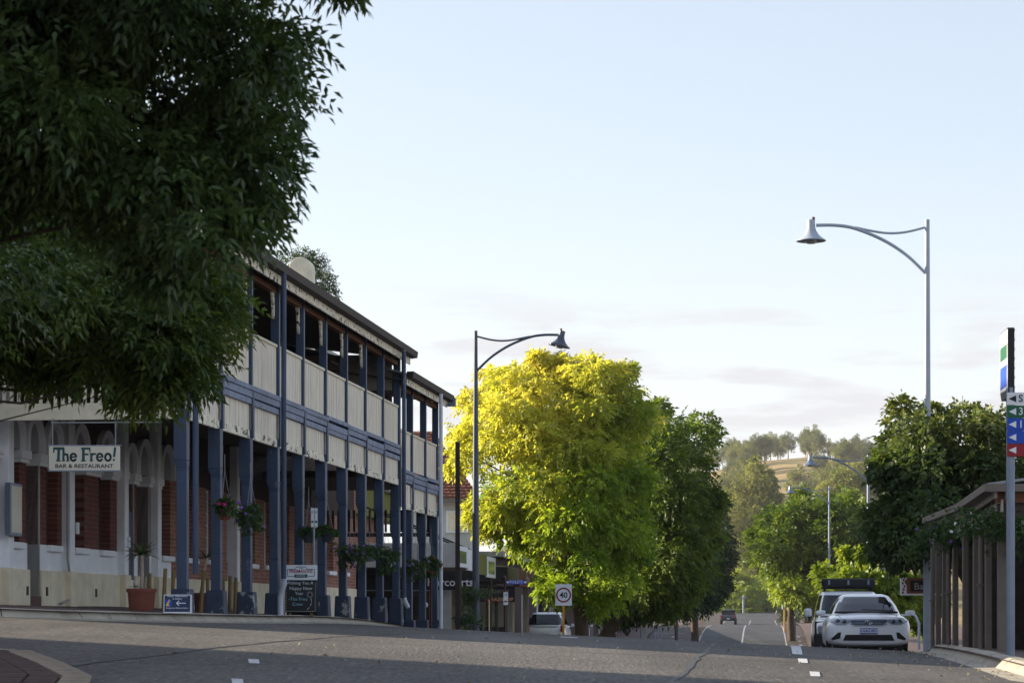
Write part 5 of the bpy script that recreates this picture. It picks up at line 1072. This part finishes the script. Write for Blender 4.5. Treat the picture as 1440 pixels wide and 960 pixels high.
# ------------------------------------------------------------------ vehicles (built facing +y, origin on the ground)
def loft(mb, secs):
    i0 = len(mb.v); m_ = len(secs[0])
    for s in secs: mb.v += s
    for j in range(len(secs)-1):
        for a in range(m_):
            b = (a+1) % m_; mb.f.append((i0+j*m_+a, i0+j*m_+b, i0+(j+1)*m_+b, i0+(j+1)*m_+a))
    mb.f.append(tuple(i0+a for a in reversed(range(m_)))); mb.f.append(tuple(i0+(len(secs)-1)*m_+a for a in range(m_))); return mb
def body_sec(y, pts):                                   # half outline from bottom centre to top centre, mirrored
    r = [(x, y, z) for x, z in pts]; l_ = [(-x, y, z) for x, z in reversed(pts) if x > 0]; return r + l_
def cabin(root, rows, m_paint, front_x=.86, seg=40, nose=3.6, side=(.05, .92), tint='carglass', pillars=None):
    """rows: (z, y_front, y_rear, half_width); the glass band is cut into windscreen, side windows and rear window"""
    Zs = [r[0] for r in rows]; fine = np.linspace(Zs[0], Zs[-1], 22); tab = [np.interp(fine, Zs, [r[k] for r in rows]) for k in (1, 2, 3)]
    ring = []
    for z, yf, yr, hw in zip(fine, *tab):
        yc, hl = (yf+yr)/2, (yf-yr)/2; q = []
        for a in range(seg):
            t = 2*math.pi*(a+.5)/seg; c, s = math.cos(t), math.sin(t); e = 2/nose
            q.append((hw*math.copysign(abs(c)**e, c), yc + hl*math.copysign(abs(s)**e, s), z))
        ring.append(q)
    sets = {'cabin': MB(), 'windscreen': MB(), 'rear_window': MB(), 'side_window': MB(), 'side_window_l': MB()}
    def quad(mb, pts, off=0):
        i = len(mb.v); mb.v += pts; mb.f.append((i, i+1, i+2, i+3))
    n = len(fine); g0, g1 = 2, n-4
    for j in range(n-1):
        for a in range(seg):
            b = (a+1) % seg; pts = [ring[j][a], ring[j][b], ring[j+1][b], ring[j+1][a]]; cx = sum(p[0] for p in pts)/4; cy = sum(p[1] for p in pts)/4; hw = tab[2][j]; yf, yr = tab[0][j], tab[1][j]; u = (cy-yr)/(yf-yr); key = 'cabin'
            if g0 <= j < g1:
                if abs(cx) < hw*front_x and u > .9: key = 'windscreen'
                elif abs(cx) < hw*front_x and u < .1: key = 'rear_window'
                elif abs(cx) > hw*.9 and side[0]+.03 < u < side[1] and not any(abs(u-p) < .022 for p in (pillars or (.33, .62))): key = 'side_window' if cx > 0 else 'side_window_l'
            quad(sets[key], pts)
    quads = sets['cabin']; i = len(quads.v); quads.v += ring[-1]; quads.f.append(tuple(range(i, i+seg)))
    cb_ = None
    for k, mb in sets.items():
        if not mb.f: continue
        o = MB(); o.v, o.f = mb.v, mb.f; me = o.build(k.replace('_l', ''), M[tint] if k != 'cabin' else m_paint, root, smooth=False)
        import bmesh
        bm = bmesh.new(); bm.from_mesh(me.data); bmesh.ops.remove_doubles(bm, verts=bm.verts[:], dist=.0005); bmesh.ops.recalc_face_normals(bm, faces=bm.faces[:]); bm.to_mesh(me.data); bm.free(); me.data.polygons.foreach_set('use_smooth', [True]*len(me.data.polygons))
    return ring
def wheels(root, ys, hw, r=.33, wd=.21):
    proto = None
    for y in ys:
        for sx in (-1, 1):
            if proto is None:
                t = MB().lathe([(r*.62, -wd/2), (r*.93, -wd/2), (r, -wd/2+.03), (r, wd/2-.03), (r*.93, wd/2), (r*.62, wd/2)], 24, ax='x').build('wheel', M['rubber'], root, smooth=True); rim = MB()
                rim.lathe([(.05, -wd/2+.03), (r*.62, -wd/2+.035), (r*.62, wd/2-.035), (.05, wd/2-.03)], 24, ax='x').build('rim', M['alloy'], t, smooth=True); proto = t
            else: t = copy_tree(proto, root)
            t.location = (sx*(hw-wd/2-.015), y, r)
def part(root, name, m, mb, **k): return mb.build(name, m, root, **k)
# white sedan, front to camera
Dv = 53.; xv = (1222-720)/F*Dv
car = empty('parked_car', (xv+.24, Dv+2.4, gz(xv, Dv+2.4)+.012), R(180) + R(-5.5), 'white sedan parked facing the camera at the right kerb', 'car', 'parked cars')
car.rotation_euler = (-(math.atan((gz(xv, Dv+4)-gz(xv, Dv+1))/3)), 0, R(180) - math.atan(VPX))
secs = []
for y, pts in ((2.45, [(0, .25), (.56, .25), (.76, .33), (.78, .56), (.68, .71), (0, .75)]), (2.37, [(0, .21), (.72, .21), (.88, .34), (.885, .64), (.77, .79), (0, .83)]), (2.15, [(0, .19), (.84, .19), (.925, .36), (.93, .70), (.82, .85), (0, .89)]),
               (1.8, [(0, .19), (.84, .19), (.925, .38), (.93, .75), (.84, .90), (0, .95)]), (1.35, [(0, .2), (.84, .2), (.93, .40), (.93, .78), (.85, .95), (0, 1.0)]), (1.1, [(0, .2), (.84, .2), (.93, .42), (.93, .80), (.86, .96), (0, 1.0)]),
               (.5, [(0, .2), (.84, .2), (.93, .42), (.93, .82), (.86, .97), (0, 1.0)]), (-1.5, [(0, .2), (.84, .2), (.93, .42), (.93, .84), (.86, 1.0), (0, 1.02)]), (-2.0, [(0, .25), (.8, .25), (.90, .45), (.90, .87), (.82, 1.04), (0, 1.07)]), (-2.36, [(0, .35), (.6, .35), (.78, .5), (.78, .87), (.7, 1.02), (0, 1.05)])): secs.append(body_sec(y, pts))
cbody = part(car, 'body', M['carwhite'], loft(MB(), secs), smooth=True, sub=2)
from mathutils.bvhtree import BVHTree
_dg = bpy.context.evaluated_depsgraph_get(); _dg.update(); BV = BVHTree.FromObject(cbody, _dg)
cabin(car, ((.93, 1.28, -1.95, .82), (1.0, 1.15, -1.82, .81), (1.2, .78, -1.35, .72), (1.37, .42, -.95, .60), (1.43, .22, -.75, .54), (1.465, -.05, -.5, .44)), M['carwhite'])
wheels(car, (1.40, -1.38), .91)
def proj(z, w0, w1, y0, n=8):                           # front surface depth across the width
    return [(w0 + (w1-w0)*k/n) for k in range(n+1)]
def front_y(x, z):
    h = BV.ray_cast(Vector((x, 5, z)), Vector((0, -1, 0))); return h[0].y if h[0] else 1.9
def patch(poly, th=.012, lift=.012, n=6):
    """a thin plate that follows the curved nose; poly = outline (x, z)"""
    mb = MB(); m_ = len(poly); i = 0; cx = sum(p[0] for p in poly)/m_; cz = sum(p[1] for p in poly)/m_; R_ = 4
    for layer in (lift, lift-.05):
        for r in range(R_+1):
            f = r/R_
            for (x, z) in poly: X_, Z_ = cx+(x-cx)*f, cz+(z-cz)*f; mb.v.append((X_, front_y(X_, Z_)+layer, Z_))
    for r in range(R_):
        for a in range(m_):
            b = (a+1) % m_; mb.f.append((r*m_+a, r*m_+b, (r+1)*m_+b, (r+1)*m_+a))
    o = (R_+1)*m_
    for a in range(m_): b = (a+1) % m_; mb.f.append((R_*m_+a, R_*m_+b, o+R_*m_+b, o+R_*m_+a))
    return mb
def dense(poly, n=6): return [(poly[i][0] + (poly[(i+1) % len(poly)][0]-poly[i][0])*k/n, poly[i][1] + (poly[(i+1) % len(poly)][1]-poly[i][1])*k/n) for i in range(len(poly)) for k in range(n)]
g = part(car, 'grille', M['galv'], patch(dense([(-.44, .79), (.44, .79), (.30, .645), (-.30, .645)])))
for z in (.675, .71, .745): part(g, 'grille_bar', M['black'], patch(dense([(-.40, z+.007), (.40, z+.007), (.38, z-.006), (-.38, z-.006)], 5), lift=.022))
for s_ in (-1, 1):
    hl = part(car, 'headlight', M['lens'], patch(dense([(s_*.42, .79), (s_*.40, .73), (s_*.50, .67), (s_*.70, .67), (s_*.85, .74), (s_*.86, .80), (s_*.74, .83)]), lift=.02))
    for xx, zz, rr in ((.53, .735, .045), (.67, .745, .05)): part(hl, 'reflector', M['lensdark'], MB().lathe([(rr, -.02), (rr, .012), (rr*.5, .02)], 14, (s_*xx, front_y(xx, zz)+.022, zz), 'y'), smooth=True)
    part(car, 'fog_recess', M['black'], patch(dense([(s_*.60, .50), (s_*.66, .50), (s_*.82, .36), (s_*.78, .33), (s_*.62, .37)]), lift=.012))
    mi = MB(); mi.lathe([(.02, -.11), (.075, -.10), (.09, 0), (.07, .09), (.02, .11)], 14, (0, 0, 0), 'x'); mo = part(car, 'mirror', M['carwhite'], mi, smooth=True); mo.location = (s_*1.0, .72, 1.0); mo.scale = (1, .7, .75)
    part(mo, 'mirror_stalk', M['carwhite'], MB().box(-.22*(s_ > 0), .22*(s_ < 0), -.04, .04, -.09, -.03))
    part(car, 'door_handle', M['carwhite'], MB().box(s_*.905-.02, s_*.905+.02, -.1, .1, .82, .85), bevel=.008)
part(car, 'lower_intake', M['black'], patch(dense([(-.50, .45), (.50, .45), (.56, .32), (-.56, .32)]), lift=.014)); part(car, 'under_tray', M['black'], MB().box(-.78, .78, -2.1, 2.1, .12, .22))
em = MB()
for (rx, rz, cz, th) in ((.075, .050, 0, .009), (.026, .044, .0, .008), (.056, .018, .022, .008)):
    pts = [(rx*math.cos(a), 0, cz + rz*math.sin(a)) for a in np.linspace(0, 2*math.pi, 21)]; em.tube(pts, th, 6)
eo = part(car, 'emblem', M['chrome'], em, smooth=True); eo.location = (0, front_y(0, .72)+.03, .72); eo.scale = (1, .6, 1)
np_ = part(car, 'number_plate', M['signblue'], MB().box(-.19, .19, -.008, .008, -.065, .065), bevel=.004); np_.location = (0, front_y(0, .53)+.02, .53); MB().box(-.18, .18, .008, .011, -.045, .05).build('plate_face', M['signwhite'], np_)
text('1GAZ\u00b7001', .085, (0, .012, .002), M['signblue'], np_, rot=(R(90), 0, R(180)), bold=.002, sx=.95)
def top_z(x, y):
    h = BV.ray_cast(Vector((x, y, 3)), Vector((0, 0, -1))); return h[0].z if h[0] else .9
for s_ in (-1, 1): part(car, 'bonnet_seam', M['black'], MB().tube([(s_*(.70 - .10*k/9), 1.25 + k*.105, top_z(s_*(.70 - .10*k/9), 1.25 + k*.105)) for k in range(10)], .006, 5))
part(car, 'bumper_seam', M['black'], MB().tube([(x, front_y(x, .625), .625) for x in np.linspace(-.36, .36, 13)], .004, 5))
part(car, 'cowl', M['black'], MB().box(-.70, .70, 1.10, 1.24, .97, 1.015), bevel=.01); part(car, 'wiper', M['black'], MB().tube([(-.6, 1.2, 1.03), (.0, 1.16, 1.055), (.1, 1.15, 1.06)], .012, 5))
for s_ in (-1, 1): part(car, 'seat', M['dark_pot'], MB().box(s_*.36-.22, s_*.36+.22, -.35, -.2, .7, 1.25, top=.03), bevel=.04)
# white four-wheel drive behind it, roof box on top
Dv = 61.; xv = (1198-720)/F*Dv; g_ = gz(xv, Dv+2.3)
fw = empty('parked_car', (xv+.24, Dv+2.4, g_+.01), R(180) - math.atan(VPX), 'white four-wheel drive with black roof rack parked behind the sedan', 'car', 'parked cars')
sc_w = (P(0, 830.6, Dv+1.6).z - g_)/1.80
secs = [body_sec(y, p) for y, p in ((2.35, [(0, .45), (.70, .45), (.86, .5), (.86, .95), (.78, 1.05), (0, 1.08)]), (2.1, [(0, .40), (.82, .40), (.92, .55), (.92, 1.0), (.84, 1.10), (0, 1.13)]), (1.2, [(0, .4), (.84, .4), (.93, .55), (.93, 1.05), (.86, 1.15), (0, 1.18)]), (.0, [(0, .4), (.84, .4), (.93, .55), (.93, 1.08), (.88, 1.16), (0, 1.2)]), (-2.2, [(0, .4), (.84, .4), (.93, .55), (.93, 1.08), (.88, 1.16), (0, 1.2)]), (-2.4, [(0, .5), (.78, .5), (.86, .6), (.86, 1.05), (.8, 1.14), (0, 1.16)]))]
part(fw, 'body', M['carwhite'], loft(MB(), secs), smooth=True, sub=1)
cabin(fw, ((1.10, 1.05, -2.3, .87), (1.2, .95, -2.28, .86), (1.5, .62, -2.2, .80), (1.70, .42, -2.1, .74), (1.77, .25, -2.0, .69), (1.80, .0, -1.8, .6)), M['carwhite'], nose=6); wheels(fw, (1.45, -1.4), .95, .40, .26)
for s_ in (-1, 1):
    part(fw, 'headlight', M['lens'], MB().box(s_*.68-.16, s_*.68+.16, 2.28, 2.38, .80, .98), bevel=.03); part(fw, 'indicator', M['redlens'], MB().box(s_*.78-.09, s_*.78+.09, 2.30, 2.40, .66, .72), bevel=.02); part(fw, 'mud_flap', M['rubber'], MB().box(s_*.80-.14, s_*.80+.14, 1.0, 1.03, .12, .55))
    mo = part(fw, 'mirror', M['carsilver'], MB().box(-.10, .10, -.06, .06, -.10, .10), bevel=.05); mo.location = (s_*1.06, .75, 1.28); part(mo, 'mirror_stalk', M['black'], MB().box(-.1 if s_ > 0 else 0, 0 if s_ > 0 else .1, -.02, .02, -.13, -.09))
bb = part(fw, 'bull_bar', M['black'], MB().box(-.95, .95, 2.36, 2.56, .38, .80), bevel=.05)
hp = MB()
for s_ in (-1, 1): hp.tube([(s_*.9, 2.5, .7), (s_*.9, 2.5, 1.06), (s_*.5, 2.5, 1.09), (s_*.45, 2.5, .7)], .03, 8)
part(bb, 'hoop', M['black'], hp, smooth=True); part(fw, 'grille', M['black'], MB().box(-.5, .5, 2.30, 2.37, .78, 1.0), bevel=.02)
rk = part(fw, 'roof_rack', M['black'], MB().box(-.68, .68, -1.6, -.1, 1.86, 1.90)); ab = part(fw, 'awning_case', M['black'], MB().box(-.70, .70, -.12, .14, 1.90, 2.10), bevel=.05)
for xx in (-.52, 0, .5): part(ab, 'latch', M['galv'], MB().box(xx-.025, xx+.025, .14, .155, 1.95, 2.06))
for s_ in (-.6, .6): part(rk, 'rack_foot', M['black'], MB().box(s_-.03, s_+.03, -1.4, -.2, 1.78, 1.87))
part(fw, 'sticker', M['signgreen'], MB().box(.55, .70, .80, .82, 1.30, 1.36))
fw.scale = (1, 1, sc_w)
# silver-white hatchback parked on the left, seen from behind
Dv = 100.; xv = (773-720)/F*Dv; g_ = gz(xv, Dv)
hb = empty('parked_car', (xv, Dv+2.0, g_+.01), -math.atan(VPX), 'white hatchback seen from behind at the left kerb, below the 40 sign', 'car', 'parked cars')
secs = [body_sec(y, p) for y, p in ((1.95, [(0, .3), (.5, .3), (.7, .4), (.7, .65), (.6, .75), (0, .8)]), (1.6, [(0, .22), (.74, .22), (.84, .4), (.84, .72), (.76, .86), (0, .92)]), (.9, [(0, .2), (.78, .2), (.86, .4), (.86, .8), (.8, .95), (0, 1.0)]), (-1.5, [(0, .2), (.78, .2), (.86, .4), (.86, .82), (.8, .98), (0, 1.02)]), (-1.85, [(0, .25), (.74, .25), (.84, .42), (.84, .82), (.76, .97), (0, 1.0)]), (-2.0, [(0, .32), (.6, .32), (.76, .46), (.76, .78), (.68, .9), (0, .93)]))]
part(hb, 'body', M['carwhite'], loft(MB(), secs), smooth=True, sub=1)
cabin(hb, ((.95, 1.15, -1.98, .80), (1.05, 1.0, -1.95, .79), (1.25, .68, -1.80, .72), (1.42, .35, -1.62, .64), (1.50, .15, -1.5, .58), (1.53, -.1, -1.2, .48)), M['carwhite'], nose=4.5); wheels(hb, (1.25, -1.25), .86, .30, .19)
for s_ in (-1, 1): part(hb, 'tail_light', M['redlens'], MB().box(s_*.73-.08, s_*.73+.08, -2.0, -1.88, .72, 1.0), bevel=.02); mo = part(hb, 'mirror', M['carsilver'], MB().box(s_*.97-.08, s_*.97+.08, .55, .65, .92, 1.05), bevel=.03)
part(hb, 'wiper', M['black'], MB().tube([(-.35, -1.99, 1.03), (0, -2.0, 1.10), (.25, -2.0, 1.06)], .012, 5)); o = part(hb, 'number_plate', M['signwhite'], MB().box(-.19, .19, -2.03, -2.01, .6, .7))
# pickup driving away in the distance
Dv = 290.; xv = (1027-720)/F*Dv; g_ = gz(xv, Dv)
pu = empty('pickup_truck', (xv, Dv+2.5, g_+.02), -math.atan(VPX), 'dark pickup truck driving away in the middle distance', 'pickup truck')
secs = [body_sec(y, p) for y, p in ((2.6, [(0, .5), (.8, .5), (.9, .6), (.9, .95), (.8, 1.05), (0, 1.08)]), (.9, [(0, .42), (.84, .42), (.95, .6), (.95, 1.08), (.88, 1.15), (0, 1.18)]), (-2.5, [(0, .42), (.84, .42), (.95, .6), (.95, 1.08), (.9, 1.15), (0, 1.15)]), (-2.6, [(0, .5), (.8, .5), (.93, .6), (.93, 1.08), (.88, 1.14), (0, 1.14)]))]
part(pu, 'body', M['carblue'], loft(MB(), secs), smooth=True, sub=1)
cabin(pu, ((1.10, 1.3, -.8, .88), (1.25, 1.1, -.8, .86), (1.6, .7, -.7, .76), (1.76, .4, -.55, .70), (1.80, .1, -.4, .62)), M['carblue'], nose=6); wheels(pu, (1.6, -1.5), 1.0, .38, .28)
for s_ in (-1, 1): part(pu, 'tail_light', M['redlens'], MB().box(s_*.86-.08, s_*.86+.08, -2.63, -2.52, .85, 1.12), bevel=.02); part(pu, 'tray_rail', M['black'], MB().box(s_*.85-.04, s_*.85+.04, -2.4, -.9, 1.14, 1.22))
part(pu, 'bumper', M['black'], MB().box(-.85, .85, -2.72, -2.58, .45, .62), bevel=.03); part(pu, 'number_plate', M['signwhite'], MB().box(-.18, .18, -2.735, -2.72, .64, .74)); part(pu, 'sports_bar', M['black'], MB().box(-.78, .78, -1.1, -1.0, 1.2, 1.7, top=.02))

# ------------------------------------------------------------------ haze in the air
hm_ = bpy.data.materials.new('haze'); hm_.use_nodes = True; n_ = hm_.node_tree.nodes; n_.remove(n_['Principled BSDF'])
pv = n_.new('ShaderNodeVolumePrincipled'); pv.inputs['Color'].default_value = (.95, .96, 1, 1); pv.inputs['Density'].default_value = .0001; pv.inputs['Anisotropy'].default_value = .3
hm_.node_tree.links.new(pv.outputs[0], n_['Material Output'].inputs['Volume'])
tag(MB().box(-1560, 1560, -110, 2300, -9, 112).build('haze', hm_), kind='stuff')

# sealed cracks and dry leaves on the road
def crack(x0, d0, x1, d1, seed, wd=.028):
    rg = random.Random(seed); n = 26; rows = []; off = 0
    for k in range(n+1):
        u = k/n; off += rg.uniform(-.10, .10); x, d = x0+(x1-x0)*u, d0+(d1-d0)*u + off*(1 if abs(x1-x0) > abs(d1-d0) else .2); x += off*(0 if abs(x1-x0) > abs(d1-d0) else .5); w2 = wd*rg.uniform(.5, 1.2)
        rows.append([(x-w2*.5, d-w2), (x+w2*.5, d+w2)] if abs(x1-x0) > abs(d1-d0) else [(x-w2, d), (x+w2, d)])
    tag(grid_obj('crack_sealant', M['tar'], rows, .005), kind='structure')
M['tar'] = mat('crack_tar', '#3c3b3a', .6, .1, 5)
crack(-3.5, 20.5, 4.2, 24.0, 1); crack(-5.6, 29, 3.4, 27.5, 2); crack(1.2, 18, 3.2, 40, 3, .03); crack(-3.6, 19, -1.2, 39, 4, .03); crack(-4.5, 33.4, 4.9, 36.5, 5, .03)
rg = np.random.default_rng(8); nl = 260; t_ = np.concatenate([rg.normal(2.4, .35, 150), rg.uniform(-6, 2.6, 110)]); d_ = rg.uniform(19, 42, nl); x_ = t_ + VPX*d_
C = np.stack([x_, d_, ter(x_, d_) + .012], 1); A = unit(np.stack([rg.normal(size=nl), rg.normal(size=nl), rg.normal(0, .15, nl)], 1)); S = unit(np.cross(A, [0, 0, 1.])); l_ = rg.uniform(.02, .042, (nl, 1)); up_ = np.array([0, 0, 1.]) * rg.uniform(.0, .035, (nl, 1))
fl = leaf_obj('fallen_leaves', np.stack([C - A*l_, C + S*l_*.4 + up_, C + A*l_, C - S*l_*.4 + up_], 1), leaf_mat('dry_leaf', (.22, .18, .12), (.42, .37, .27), .2), None, rg, (0, 0, 0)); tag(fl, kind='stuff')
